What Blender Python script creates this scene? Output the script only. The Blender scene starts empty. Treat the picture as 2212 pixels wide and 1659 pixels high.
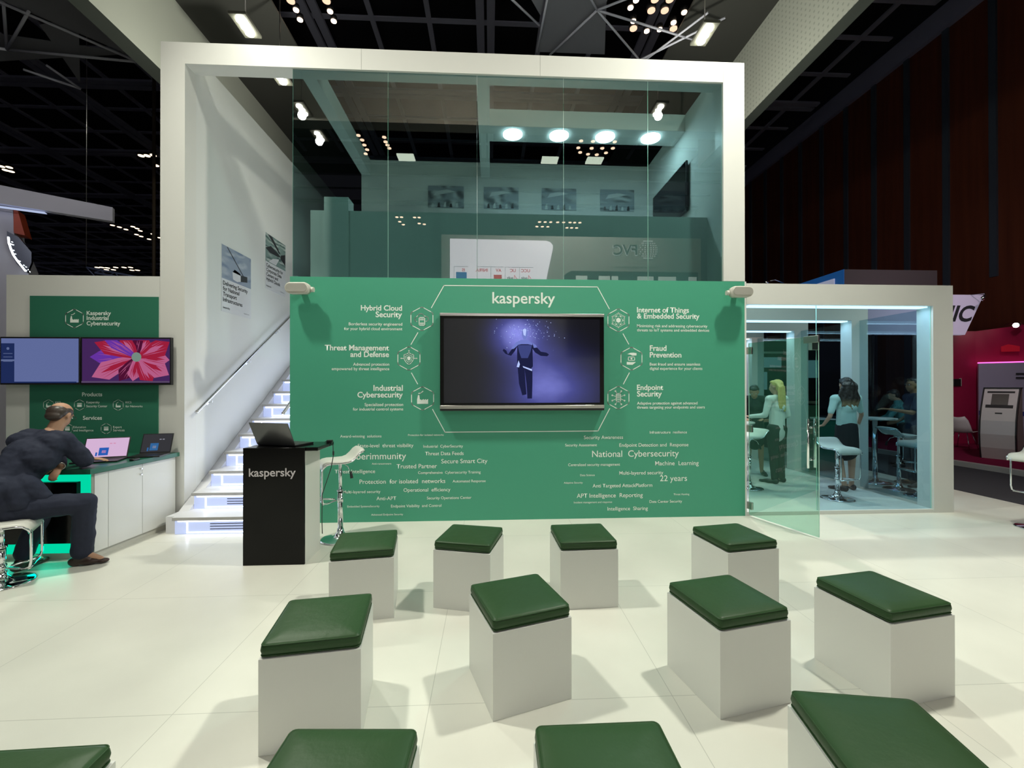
import bpy, bmesh, math, random
from mathutils import Vector, Matrix, Euler
PI = math.pi
SC = bpy.context.scene
COL = SC.collection
random.seed(7)

# ------------------------------------------------------------------ camera
cam_d = bpy.data.cameras.new('camera')
cam_d.sensor_fit = 'HORIZONTAL'; cam_d.sensor_width = 36.0
cam_d.lens = 938.64 / 2212.0 * 36.0
cam_d.clip_start = 0.05; cam_d.clip_end = 300
cam = bpy.data.objects.new('camera', cam_d); COL.objects.link(cam)
YAW, PITCH, ROLL = 0.0501, 0.00339, -0.00106
fwd = Vector((math.sin(YAW) * math.cos(PITCH), math.cos(YAW) * math.cos(PITCH), math.sin(PITCH)))
right = Vector((math.cos(YAW), -math.sin(YAW), 0))
up = right.cross(fwd)
r2 = right * math.cos(ROLL) + up * math.sin(ROLL) * 1.0
u2 = fwd.cross(r2) * -1.0
M = Matrix((( r2.x, u2.x, -fwd.x), (r2.y, u2.y, -fwd.y), (r2.z, u2.z, -fwd.z))).to_4x4()
M.translation = Vector((0, -5.339, 1.65))
cam.matrix_world = M
SC.camera = cam

# ------------------------------------------------------------------ world, exposure, hall lights
w = bpy.data.worlds.new('hall_dark'); SC.world = w; w.use_nodes = True
w.node_tree.nodes['Background'].inputs[0].default_value = (0.55, 0.55, 0.75, 1)
w.node_tree.nodes['Background'].inputs[1].default_value = 0.048
SC.view_settings.view_transform = 'Standard'
SC.view_settings.look = 'None'
SC.view_settings.gamma = 1.0
SC.view_settings.exposure = 0.08
SC.view_settings.use_curve_mapping = False

def spot(loc, target, power, col=(1, 1, 0.86), ang=150, size=0.09, blend=0.9, name='flood_beam'):
    d = bpy.data.lights.new(name, 'SPOT'); d.energy = power; d.color = col
    d.spot_size = math.radians(ang); d.spot_blend = blend; d.shadow_soft_size = size
    o = bpy.data.objects.new(name, d); COL.objects.link(o)
    o.location = loc
    o.rotation_euler = (Vector(target) - Vector(loc)).to_track_quat('-Z', 'Y').to_euler()
    return o
def area(loc, target, power, sx, sy, col=(1, 1, 1), name='soft_light'):
    d = bpy.data.lights.new(name, 'AREA'); d.energy = power; d.color = col
    d.shape = 'RECTANGLE'; d.size = sx; d.size_y = sy
    o = bpy.data.objects.new(name, d); COL.objects.link(o)
    o.location = loc
    o.rotation_euler = (Vector(target) - Vector(loc)).to_track_quat('-Z', 'Y').to_euler()
    return o
# the floodlights of the lighting ring above the stand (lamp bodies are built further down)
FLOODS = [((-4.33, 2.57, 8.0), (-1.0, -3.0, 0), 600, 88), ((-4.33, 3.83, 8.0), (-3.0, 1.0, 3), 150, 110),
          ((3.9, 2.35, 8.0), (1.6, -3.0, 0), 1000, 86),
          ((-4.0, -1.9, 8.0), (0.1, -2.8, 0.0), 1300, 112), ((4.0, -1.9, 8.0), (0.2, -2.6, 0.0), 1450, 126),
          ((-4.33, -4.83, 8.0), (0, 0, 2), 50, 120), ((3.89, -4.45, 8.0), (0, 0, 2), 40, 120), ((-4.35, -5.9, 8.0), (-2, -1, 1), 40, 120)]
for p, t, e, ang in FLOODS:
    spot((p[0], p[1], p[2] - 0.12), t, e, ang=ang, size=0.2 if p[1] == -1.9 else 0.09)
# spots washing the perforated bulkheads and the stand opposite
spot((-3.2, 3.2, 7.0), (-6.6, 4.5, 9.0), 330, ang=120, name='bulkhead_wash')
spot((3.0, 3.0, 7.0), (6.1, 3.5, 9.0), 240, ang=120, name='bulkhead_wash')
spot((0.0, -1.2, 7.2), (0.0, -5.2, 8.9), 1100, (1, 0.88, 0.72), ang=130, name='bulkhead_wash')
spot((2.5, -4.8, 7.6), (2.5, -7.7, 5.5), 1000, ang=120, name='opposite_stand_wash')
spot((9.5, 1.5, 5.0), (13.5, 6.5, 2.6), 170, (1, 0.75, 0.85), ang=110, name='pink_stand_wash')
spot((9.3, 0.8, 5.5), (11.0, 3.6, 0.5), 70, (1, 0.95, 1), ang=80, name='kiosk_wash')
spot((7.6, -0.6, 4.6), (6.9, 2.0, 0.8), 320, (1, 0.95, 0.85), ang=80, name='added_man_fill')  # added spot without a lamp, brightens the man in the navy T-shirt
spot((-6.5, -2.5, 5.5), (-8.5, 3.0, 4.6), 120, (0.85, 0.85, 1), ang=60, name='left_stand_wash')

# ------------------------------------------------------------------ materials
MATS = {}
def nt(m): return m.node_tree.nodes, m.node_tree.links
def P(name, col, rough=0.5, metal=0.0, spec=0.5, emit=None, es=0.0, coat=0.0, bump=None, var=None):
    m = bpy.data.materials.new(name); m.use_nodes = True
    n, l = nt(m); b = n['Principled BSDF']
    b.inputs['Base Color'].default_value = (*col, 1); b.inputs['Roughness'].default_value = rough
    b.inputs['Metallic'].default_value = metal; b.inputs['Specular IOR Level'].default_value = spec
    b.inputs['Coat Weight'].default_value = coat
    if emit: b.inputs['Emission Color'].default_value = (*emit, 1); b.inputs['Emission Strength'].default_value = es
    if var or bump:
        tc = n.new('ShaderNodeTexCoord')
    if var:
        no = n.new('ShaderNodeTexNoise'); no.inputs['Scale'].default_value = var[0]; no.inputs['Detail'].default_value = 4
        mx = n.new('ShaderNodeMix'); mx.data_type = 'RGBA'; mx.blend_type = 'MIX'
        mx.inputs[6].default_value = (*col, 1); mx.inputs[7].default_value = (*[c * var[1] for c in col], 1)
        l.new(tc.outputs['Object'], no.inputs['Vector']); l.new(no.outputs['Fac'], mx.inputs[0]); l.new(mx.outputs[2], b.inputs['Base Color'])
    if bump:
        nb = n.new('ShaderNodeTexNoise'); nb.inputs['Scale'].default_value = bump[0]; nb.inputs['Detail'].default_value = 5
        bu = n.new('ShaderNodeBump'); bu.inputs['Strength'].default_value = bump[1]; bu.inputs['Distance'].default_value = 0.01
        l.new(tc.outputs['Object'], nb.inputs['Vector']); l.new(nb.outputs['Fac'], bu.inputs['Height']); l.new(bu.outputs['Normal'], b.inputs['Normal'])
    MATS[name] = m
    return m
def E(name, col, s):
    m = bpy.data.materials.new(name); m.use_nodes = True
    n, l = nt(m); n.remove(n['Principled BSDF'])
    e = n.new('ShaderNodeEmission'); e.inputs[0].default_value = (*col, 1); e.inputs[1].default_value = s
    l.new(e.outputs[0], n['Material Output'].inputs[0]); MATS[name] = m
    return m
def glass(name, tint, ior=1.6):
    m = bpy.data.materials.new(name); m.use_nodes = True
    n, l = nt(m); n.remove(n['Principled BSDF'])
    t = n.new('ShaderNodeBsdfTransparent'); t.inputs[0].default_value = (*tint, 1)
    g = n.new('ShaderNodeBsdfGlossy'); g.inputs['Roughness'].default_value = 0.0
    f = n.new('ShaderNodeFresnel'); f.inputs['IOR'].default_value = ior
    ge = n.new('ShaderNodeNewGeometry')
    sub = n.new('ShaderNodeMath'); sub.operation = 'SUBTRACT'; sub.inputs[0].default_value = 1.0
    mu = n.new('ShaderNodeMath'); mu.operation = 'MULTIPLY'
    l.new(ge.outputs['Backfacing'], sub.inputs[1]); l.new(f.outputs[0], mu.inputs[0]); l.new(sub.outputs[0], mu.inputs[1])
    mx = n.new('ShaderNodeMixShader'); l.new(mu.outputs[0], mx.inputs[0]); l.new(t.outputs[0], mx.inputs[1]); l.new(g.outputs[0], mx.inputs[2])
    l.new(mx.outputs[0], n['Material Output'].inputs[0]); MATS[name] = m
    return m

WHITE = P('white_laminate', (0.68, 0.68, 0.65), 0.38, spec=0.4)
WHITE2 = P('white_matt_panel', (0.70, 0.71, 0.69), 0.6, spec=0.3)
GREEN = P('green_print_board', (0.066, 0.335, 0.215), 0.42, spec=0.35)
PRINT = P('white_print', (0.80, 0.88, 0.82), 0.5)
LEATHER = P('green_leatherette', (0.028, 0.066, 0.024), 0.42, spec=0.22, bump=(14, 0.25))
CHROME = P('chrome', (0.82, 0.83, 0.85), 0.08, 1.0)
STEEL = P('brushed_steel', (0.5, 0.48, 0.46), 0.28, 1.0)
BLACKG = P('black_gloss', (0.004, 0.004, 0.004), 0.14, spec=0.22)
BLACK = P('black_satin', (0.012, 0.012, 0.013), 0.4)
SCREENB = P('screen_glass_black', (0.004, 0.004, 0.005), 0.06, spec=0.6)
HALLGREY = P('ceiling_steel_grey', (0.36, 0.36, 0.46), 0.7)
HALLBLACK = P('ceiling_void_black', (0.008, 0.008, 0.012), 0.9)
CARPET = P('dark_grey_carpet', (0.075, 0.072, 0.082), 0.95, spec=0.1, var=(60, 0.7))
MAGENTA = P('magenta_panel', (0.42, 0.012, 0.075), 0.55)
MAGCARP = P('magenta_carpet', (0.22, 0.01, 0.05), 0.9, spec=0.1)
SEATW = P('white_leatherette', (0.62, 0.62, 0.57), 0.4)
GREYP = P('light_grey_plastic', (0.55, 0.54, 0.48), 0.45)
GRILLE = P('speaker_grille', (0.36, 0.35, 0.31), 0.7, bump=(400, 0.5))
LED_COOL = E('led_cool', (0.55, 0.84, 1.0), 3.0)
LED_STAIR = E('led_stair', (0.80, 0.88, 1.0), 6.0)
LED_STAIR2 = E('led_stair_soft', (0.50, 0.60, 0.95), 0.8)
LED_DISC = E('led_disc', (0.85, 0.95, 1.0), 24.0)
LED_TEAL = E('led_teal', (0.0, 0.72, 0.40), 0.9)
LAMP = E('flood_lamp_face', (1.0, 1.0, 0.85), 60.0)
WARM = E('warm_lamp_face', (1.0, 0.72, 0.5), 9.0)
WARMDIM = E('warm_lamp_dim', (1.0, 0.62, 0.42), 1.3)
WARMFAR = E('warm_lamp_far', (1.0, 0.75, 0.5), 3.0)
G_UP = glass('tinted_upper_glass', (0.47, 0.60, 0.595), 2.15)
G_ROOM = glass('room_glass', (0.72, 0.84, 0.88), 1.5)
G_DOOR = glass('door_glass', (0.66, 0.84, 0.77), 2.3)
G_EDGE = P('glass_edge', (0.45, 0.75, 0.62), 0.25, emit=None)
def floor_mat():
    m = P('white_floor_tiles', (0.70, 0.69, 0.62), 0.3, spec=0.35)
    n, l = nt(m); b = n['Principled BSDF']
    tc = n.new('ShaderNodeTexCoord'); mp = n.new('ShaderNodeMapping')
    mp.inputs['Location'].default_value = (0.50, 0.82, 0)
    br = n.new('ShaderNodeTexBrick'); br.offset = 0.0; br.squash = 1.0
    br.inputs['Scale'].default_value = 1.0; br.inputs['Brick Width'].default_value = 1.28; br.inputs['Row Height'].default_value = 1.25
    br.inputs['Mortar Size'].default_value = 0.0022; br.inputs['Mortar Smooth'].default_value = 0.3
    br.inputs['Color1'].default_value = (0.70, 0.69, 0.62, 1); br.inputs['Color2'].default_value = (0.68, 0.675, 0.61, 1)
    br.inputs['Mortar'].default_value = (0.48, 0.48, 0.43, 1)
    l.new(tc.outputs['Object'], mp.inputs[0]); l.new(mp.outputs[0], br.inputs['Vector'])
    no = n.new('ShaderNodeTexNoise'); no.inputs['Scale'].default_value = 1.6; no.inputs['Detail'].default_value = 6
    l.new(tc.outputs['Object'], no.inputs['Vector'])
    mr = n.new('ShaderNodeMapRange'); mr.inputs['From Min'].default_value = 0.3; mr.inputs['From Max'].default_value = 0.7
    mr.inputs['To Min'].default_value = 0.93; mr.inputs['To Max'].default_value = 1.03
    l.new(no.outputs['Fac'], mr.inputs['Value'])
    mx = n.new('ShaderNodeMix'); mx.data_type = 'RGBA'; mx.blend_type = 'MULTIPLY'; mx.inputs[0].default_value = 1
    l.new(br.outputs['Color'], mx.inputs[6]); l.new(mr.outputs[0], mx.inputs[7]); l.new(mx.outputs[2], b.inputs['Base Color'])
    mr2 = n.new('ShaderNodeMapRange'); mr2.inputs['To Min'].default_value = 0.22; mr2.inputs['To Max'].default_value = 0.42
    l.new(no.outputs['Fac'], mr2.inputs['Value']); l.new(mr2.outputs[0], b.inputs['Roughness'])
    return m
FLOORM = floor_mat()
def perforated():
    m = P('perforated_board', (0.46, 0.48, 0.42), 0.7)
    n, l = nt(m); b = n['Principled BSDF']
    tc = n.new('ShaderNodeTexCoord'); vo = n.new('ShaderNodeTexVoronoi'); vo.inputs['Scale'].default_value = 9.0; vo.inputs['Randomness'].default_value = 0.0
    l.new(tc.outputs['Object'], vo.inputs['Vector'])
    cr = n.new('ShaderNodeMapRange'); cr.inputs['From Min'].default_value = 0.22; cr.inputs['From Max'].default_value = 0.30
    cr.inputs['To Min'].default_value = 0.72; cr.inputs['To Max'].default_value = 1.0
    l.new(vo.outputs['Distance'], cr.inputs['Value'])
    mx = n.new('ShaderNodeMix'); mx.data_type = 'RGBA'; mx.blend_type = 'MULTIPLY'; mx.inputs[0].default_value = 1
    mx.inputs[6].default_value = (0.46, 0.48, 0.42, 1)
    l.new(cr.outputs[0], mx.inputs[7]); l.new(mx.outputs[2], b.inputs['Base Color'])
    return m
PERF = perforated()
def redwall():
    m = P('dark_red_timber_panel', (0.2, 0.045, 0.02), 0.55)
    n, l = nt(m); b = n['Principled BSDF']
    tc = n.new('ShaderNodeTexCoord'); mp = n.new('ShaderNodeMapping'); mp.inputs['Scale'].default_value = (3, 3, 0.15)
    no = n.new('ShaderNodeTexNoise'); no.inputs['Scale'].default_value = 2.0; no.inputs['Detail'].default_value = 6
    l.new(tc.outputs['Object'], mp.inputs[0]); l.new(mp.outputs[0], no.inputs['Vector'])
    mx = n.new('ShaderNodeMix'); mx.data_type = 'RGBA'
    mx.inputs[6].default_value = (0.22, 0.058, 0.024, 1); mx.inputs[7].default_value = (0.095, 0.020, 0.010, 1)
    l.new(no.outputs['Fac'], mx.inputs[0]); l.new(mx.outputs[2], b.inputs['Base Color'])
    return m
REDW = redwall()
def photo_mat(name, c1, c2, c3, scale, seed, rot=0.0, emit=0.0):
    m = P(name, c1, 0.45)
    n, l = nt(m); b = n['Principled BSDF']
    tc = n.new('ShaderNodeTexCoord'); mp = n.new('ShaderNodeMapping'); mp.inputs['Rotation'].default_value = (rot, rot, rot)
    mp.inputs['Location'].default_value = (seed, seed * 0.7, seed * 1.3); mp.inputs['Scale'].default_value = (scale, scale, scale * 2.2)
    wv = n.new('ShaderNodeTexWave'); wv.inputs['Scale'].default_value = 0.7; wv.inputs['Distortion'].default_value = 9; wv.inputs['Detail'].default_value = 4
    vo = n.new('ShaderNodeTexVoronoi'); vo.inputs['Scale'].default_value = 1.6
    l.new(tc.outputs['Object'], mp.inputs[0]); l.new(mp.outputs[0], wv.inputs['Vector']); l.new(mp.outputs[0], vo.inputs['Vector'])
    m1 = n.new('ShaderNodeMix'); m1.data_type = 'RGBA'; m1.inputs[6].default_value = (*c1, 1); m1.inputs[7].default_value = (*c2, 1)
    m2 = n.new('ShaderNodeMix'); m2.data_type = 'RGBA'; m2.inputs[7].default_value = (*c3, 1)
    l.new(wv.outputs['Fac'], m1.inputs[0]); l.new(m1.outputs[2], m2.inputs[6])
    mr = n.new('ShaderNodeMapRange'); mr.inputs['From Min'].default_value = 0.35; mr.inputs['From Max'].default_value = 0.6
    l.new(vo.outputs['Distance'], mr.inputs['Value']); l.new(mr.outputs[0], m2.inputs[0])
    l.new(m2.outputs[2], b.inputs['Base Color'])
    return m

# ------------------------------------------------------------------ building helpers
WM = {}
def wm(o): return WM.get(o.name, Matrix.Identity(4)) if o else Matrix.Identity(4)
def props(o, label=None, cat=None, group=None, kind=None, category=None):
    cat = cat or category
    if label: o['label'] = label
    if cat: o['category'] = cat
    if group: o['group'] = group
    if kind: o['kind'] = kind
    return o
def thing(name, label, cat, loc=(0, 0, 0), rz=0.0, group=None, kind=None):
    o = bpy.data.objects.new(name, None); COL.objects.link(o)
    o.empty_display_size = 0.1
    o.location = loc; o.rotation_euler = (0, 0, rz)
    WM[o.name] = Matrix.Translation(loc) @ Matrix.Rotation(rz, 4, 'Z')
    return props(o, label, cat, group, kind)
def link(name, me, parent=None, local=False):
    """me in world coordinates unless local; parent transform is undone"""
    if me.name != name: me.name = name
    o = bpy.data.objects.new(name, me); COL.objects.link(o)
    if parent is not None:
        o.parent = parent
        if not local: me.transform(wm(parent).inverted())
        WM[o.name] = wm(parent)
    elif not local:
        xs = [v.co for v in me.vertices]
        if xs:
            c = Vector(((min(v.x for v in xs) + max(v.x for v in xs)) / 2, (min(v.y for v in xs) + max(v.y for v in xs)) / 2, min(v.z for v in xs)))
            me.transform(Matrix.Translation(-c)); o.location = c; WM[o.name] = Matrix.Translation(c)
    return o
def copy_tree(o, parent=None):
    c = o.copy(); COL.objects.link(c)
    if parent is not None: c.parent = parent
    for ch in o.children: copy_tree(ch, c)
    return c
def place(o, loc, rz=0.0):
    o.location = loc; o.rotation_euler = (0, 0, rz)
    return o
def frame_of(d):
    d = Vector(d).normalized(); a = Vector((0, 0, 1)) if abs(d.z) < 0.95 else Vector((1, 0, 0))
    x = d.cross(a).normalized(); y = d.cross(x).normalized()
    return x, y
class MB:
    def __init__(s, *mats): s.bm = bmesh.new(); s.mats = mats or (WHITE,); s.smooth = False
    def _f(s, fs, m, sm=False):
        for f in fs:
            f.material_index = m; f.smooth = sm
    def box(s, x0, x1, y0, y1, z0, z1, m=0, bev=0.0, seg=2):
        v = [s.bm.verts.new((x, y, z)) for z in (z0, z1) for x, y in ((x0, y0), (x1, y0), (x1, y1), (x0, y1))]
        idx = ((3, 2, 1, 0), (4, 5, 6, 7), (0, 1, 5, 4), (1, 2, 6, 5), (2, 3, 7, 6), (3, 0, 4, 7))
        fs = [s.bm.faces.new([v[i] for i in q]) for q in idx]; s._f(fs, m)
        if bev:
            es = list({e for f in fs for e in f.edges})
            r = bmesh.ops.bevel(s.bm, geom=es, offset=bev, segments=seg, affect='EDGES', profile=0.5)
            s._f(r['faces'], m, True)
        return s
    def quad(s, pts, m=0):
        f = s.bm.faces.new([s.bm.verts.new(p) for p in pts]); s._f([f], m); return s
    def prism(s, pts, vec, m=0):
        """polygon pts (3D, planar) extruded by vec"""
        vec = Vector(vec); a = [s.bm.verts.new(p) for p in pts]; b = [s.bm.verts.new(Vector(p) + vec) for p in pts]
        n = len(pts); fs = [s.bm.faces.new(a[::-1]), s.bm.faces.new(b)]
        for i in range(n): fs.append(s.bm.faces.new((a[i], a[(i + 1) % n], b[(i + 1) % n], b[i])))
        bmesh.ops.recalc_face_normals(s.bm, faces=fs); s._f(fs, m); return s
    def cyl(s, p0, p1, r0, r1=None, seg=16, m=0, caps=True):
        r1 = r0 if r1 is None else r1
        p0 = Vector(p0); p1 = Vector(p1); x, y = frame_of(p1 - p0)
        a = []; b = []
        for i in range(seg):
            t = 2 * PI * i / seg; d = x * math.cos(t) + y * math.sin(t)
            a.append(s.bm.verts.new(p0 + d * r0)); b.append(s.bm.verts.new(p1 + d * r1))
        fs = [s.bm.faces.new((a[i], a[(i + 1) % seg], b[(i + 1) % seg], b[i])) for i in range(seg)]
        s._f(fs, m, True)
        if caps:
            c = [s.bm.faces.new(a[::-1]), s.bm.faces.new(b)]; s._f(c, m); fs += c
        bmesh.ops.recalc_face_normals(s.bm, faces=fs); return s
    def tube(s, pts, r, seg=10, m=0, closed=False):
        pts = [Vector(p) for p in pts]; n = len(pts); rings = []
        px = None
        for i, p in enumerate(pts):
            d = (pts[(i + 1) % n] - pts[i - 1]) if (closed or 0 < i < n - 1) else (pts[1] - pts[0] if i == 0 else pts[-1] - pts[-2])
            d.normalize()
            if px is None: px, _ = frame_of(d)
            px = (px - d * px.dot(d)).normalized(); py = d.cross(px)
            rr = r[i] if isinstance(r, (list, tuple)) else r
            rings.append([s.bm.verts.new(p + (px * math.cos(2 * PI * k / seg) + py * math.sin(2 * PI * k / seg)) * rr) for k in range(seg)])
        fs = []
        for i in range(n if closed else n - 1):
            A = rings[i]; Bq = rings[(i + 1) % n]
            for k in range(seg): fs.append(s.bm.faces.new((A[k], A[(k + 1) % seg], Bq[(k + 1) % seg], Bq[k])))
        if not closed: fs += [s.bm.faces.new(rings[0][::-1]), s.bm.faces.new(rings[-1])]
        s._f(fs, m, True); bmesh.ops.recalc_face_normals(s.bm, faces=fs); return s
    def lathe(s, prof, c=(0, 0, 0), seg=32, m=0):
        c = Vector(c); rings = []
        for r, z in prof:
            if r < 1e-5: rings.append([s.bm.verts.new(c + Vector((0, 0, z)))])
            else: rings.append([s.bm.verts.new(c + Vector((r * math.cos(2 * PI * k / seg), r * math.sin(2 * PI * k / seg), z))) for k in range(seg)])
        fs = []
        for A, Bq in zip(rings, rings[1:]):
            for k in range(seg):
                k2 = (k + 1) % seg
                q = [A[k % len(A)], A[k2 % len(A)], Bq[k2 % len(Bq)], Bq[k % len(Bq)]]
                u = []
                for v in q:
                    if v not in u: u.append(v)
                if len(u) > 2: fs.append(s.bm.faces.new(u))
        s._f(fs, m, True); bmesh.ops.recalc_face_normals(s.bm, faces=fs); return s
    def ell(s, c, r, rot=None, m=0, seg=18):
        mt = Matrix.Translation(c) @ (rot.to_4x4() if rot else Matrix.Identity(4)) @ Matrix.Diagonal((*r, 1))
        q = bmesh.ops.create_uvsphere(s.bm, u_segments=seg, v_segments=max(8, seg // 2 + 2), radius=1.0, matrix=mt)
        s._f({f for v in q['verts'] for f in v.link_faces}, m, True); return s
    def cap(s, p0, r0, p1, r1, flat=None, m=0, seg=12):
        """tapered capsule; flat=(axis vector, factor) squashes the section"""
        p0 = Vector(p0); p1 = Vector(p1); d = p1 - p0; L = d.length
        d.normalize(); x, y = frame_of(d)
        if flat: 
            y = Vector(flat[0]); y = (y - d * y.dot(d)).normalized(); x = d.cross(y)
        fy = flat[1] if flat else 1.0
        prof = []
        for i in range(5): a = PI / 2 * (1 - i / 4) ; prof.append((r0 * math.cos(a), -r0 * math.sin(a)))
        for i in range(5): a = PI / 2 * i / 4; prof.append((r1 * math.cos(a), L + r1 * math.sin(a)))
        rings = []
        for r, z in prof:
            if r < 1e-6: rings.append([s.bm.verts.new(p0 + d * z)])
            else: rings.append([s.bm.verts.new(p0 + d * z + x * (r * math.cos(2 * PI * k / seg)) + y * (r * fy * math.sin(2 * PI * k / seg))) for k in range(seg)])
        fs = []
        for A, Bq in zip(rings, rings[1:]):
            for k in range(seg):
                u = []
                for v in (A[k % len(A)], A[(k + 1) % seg % len(A)], Bq[(k + 1) % seg % len(Bq)], Bq[k % len(Bq)]):
                    if v not in u: u.append(v)
                if len(u) > 2: fs.append(s.bm.faces.new(u))
        s._f(fs, m, True); bmesh.ops.recalc_face_normals(s.bm, faces=fs); return s
    def mesh(s, name='m'):
        me = bpy.data.meshes.new(name); s.bm.to_mesh(me); s.bm.free()
        for q in s.mats: me.materials.append(q)
        return me
    def build(s, name, parent=None, local=False, **k):
        return props(link(name, s.mesh(name), parent, local), **k)
def blob(mb, name, mat, voxel=0.012, smooth=6, parent=None, local=True, disp=None, **k):
    """fuse overlapping volumes into one continuous skin"""
    me = mb.mesh(name + '_src'); o = bpy.data.objects.new(name + '_src', me); COL.objects.link(o)
    r = o.modifiers.new('r', 'REMESH'); r.mode = 'VOXEL'; r.voxel_size = voxel; r.use_smooth_shade = True
    s = o.modifiers.new('s', 'SMOOTH'); s.iterations = smooth; s.factor = 0.5
    if disp:
        t = bpy.data.textures.new('t', 'CLOUDS'); t.noise_scale = disp[0]
        dm = o.modifiers.new('d', 'DISPLACE'); dm.texture = t; dm.strength = disp[1]; dm.texture_coords = 'LOCAL'
    dg = bpy.context.evaluated_depsgraph_get(); dg.update()
    me2 = bpy.data.meshes.new_from_object(o.evaluated_get(dg)); me2.materials.clear(); me2.materials.append(mat)
    for p in me2.polygons: p.use_smooth = True; p.material_index = 0
    bpy.data.objects.remove(o); bpy.data.meshes.remove(me)
    return props(link(name, me2, parent, local), **k)
def text_mesh(txt, width=None, size=1.0, bold=0.0, align='LEFT', ext=0.0):
    cu = bpy.data.curves.new('t', 'FONT'); cu.body = txt; cu.size = 1.0; cu.offset = bold; cu.extrude = 0; cu.resolution_u = 4
    o = bpy.data.objects.new('t', cu); COL.objects.link(o)
    dg = bpy.context.evaluated_depsgraph_get(); dg.update()
    me = bpy.data.meshes.new_from_object(o.evaluated_get(dg))
    bpy.data.objects.remove(o); bpy.data.curves.remove(cu)
    xs = [v.co.x for v in me.vertices]; x0, x1 = min(xs), max(xs)
    s = (width / (x1 - x0)) if width else size
    me.transform(Matrix.Scale(s, 4) @ Matrix.Translation((-x0 if align == 'LEFT' else -(x0 + x1) / 2, 0, 0)))
    if ext:
        bm = bmesh.new(); bm.from_mesh(me)
        r = bmesh.ops.extrude_face_region(bm, geom=bm.faces[:])
        bmesh.ops.translate(bm, vec=(0, 0, ext), verts=[v for v in r['geom'] if isinstance(v, bmesh.types.BMVert)])
        bmesh.ops.recalc_face_normals(bm, faces=bm.faces[:]); bm.to_mesh(me); bm.free()
    return me
def put_text(name, txt, origin, width=None, size=1.0, mat=None, parent=None, rot=Euler((PI / 2, 0, 0)), bold=0.0, ext=0.0, align='LEFT', local=False, **k):
    me = text_mesh(txt, width, size, bold, align, ext)
    me.transform(Matrix.Translation(origin) @ rot.to_matrix().to_4x4())
    me.materials.clear(); me.materials.append(mat or PRINT)
    return props(link(name, me, parent, local), **k)
def strip_line(mb, pts, w, y, t=0.0, m=0, closed=False):
    """flat printed line in the XZ plane at depth y (facing -Y)"""
    n = len(pts)
    for i in range(n if closed else n - 1):
        a = Vector(pts[i]); b = Vector(pts[(i + 1) % n]); d = (b - a).normalized() * (w / 2); q = Vector((-d.y, d.x))
        a2 = a - d; b2 = b + d
        mb.quad([(p.x, y, p.y) for p in (a2 - q, b2 - q, b2 + q, a2 + q)], m)
def disc2(mb, c, r, y, seg=12, m=0, sx=1.0):
    mb.quad([(c[0] + r * sx * math.cos(2 * PI * k / seg), y, c[1] + r * math.sin(2 * PI * k / seg)) for k in range(seg)], m)
def rect2(mb, x0, x1, z0, z1, y, m=0): mb.quad([(x0, y, z0), (x1, y, z0), (x1, y, z1), (x0, y, z1)], m)
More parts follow.
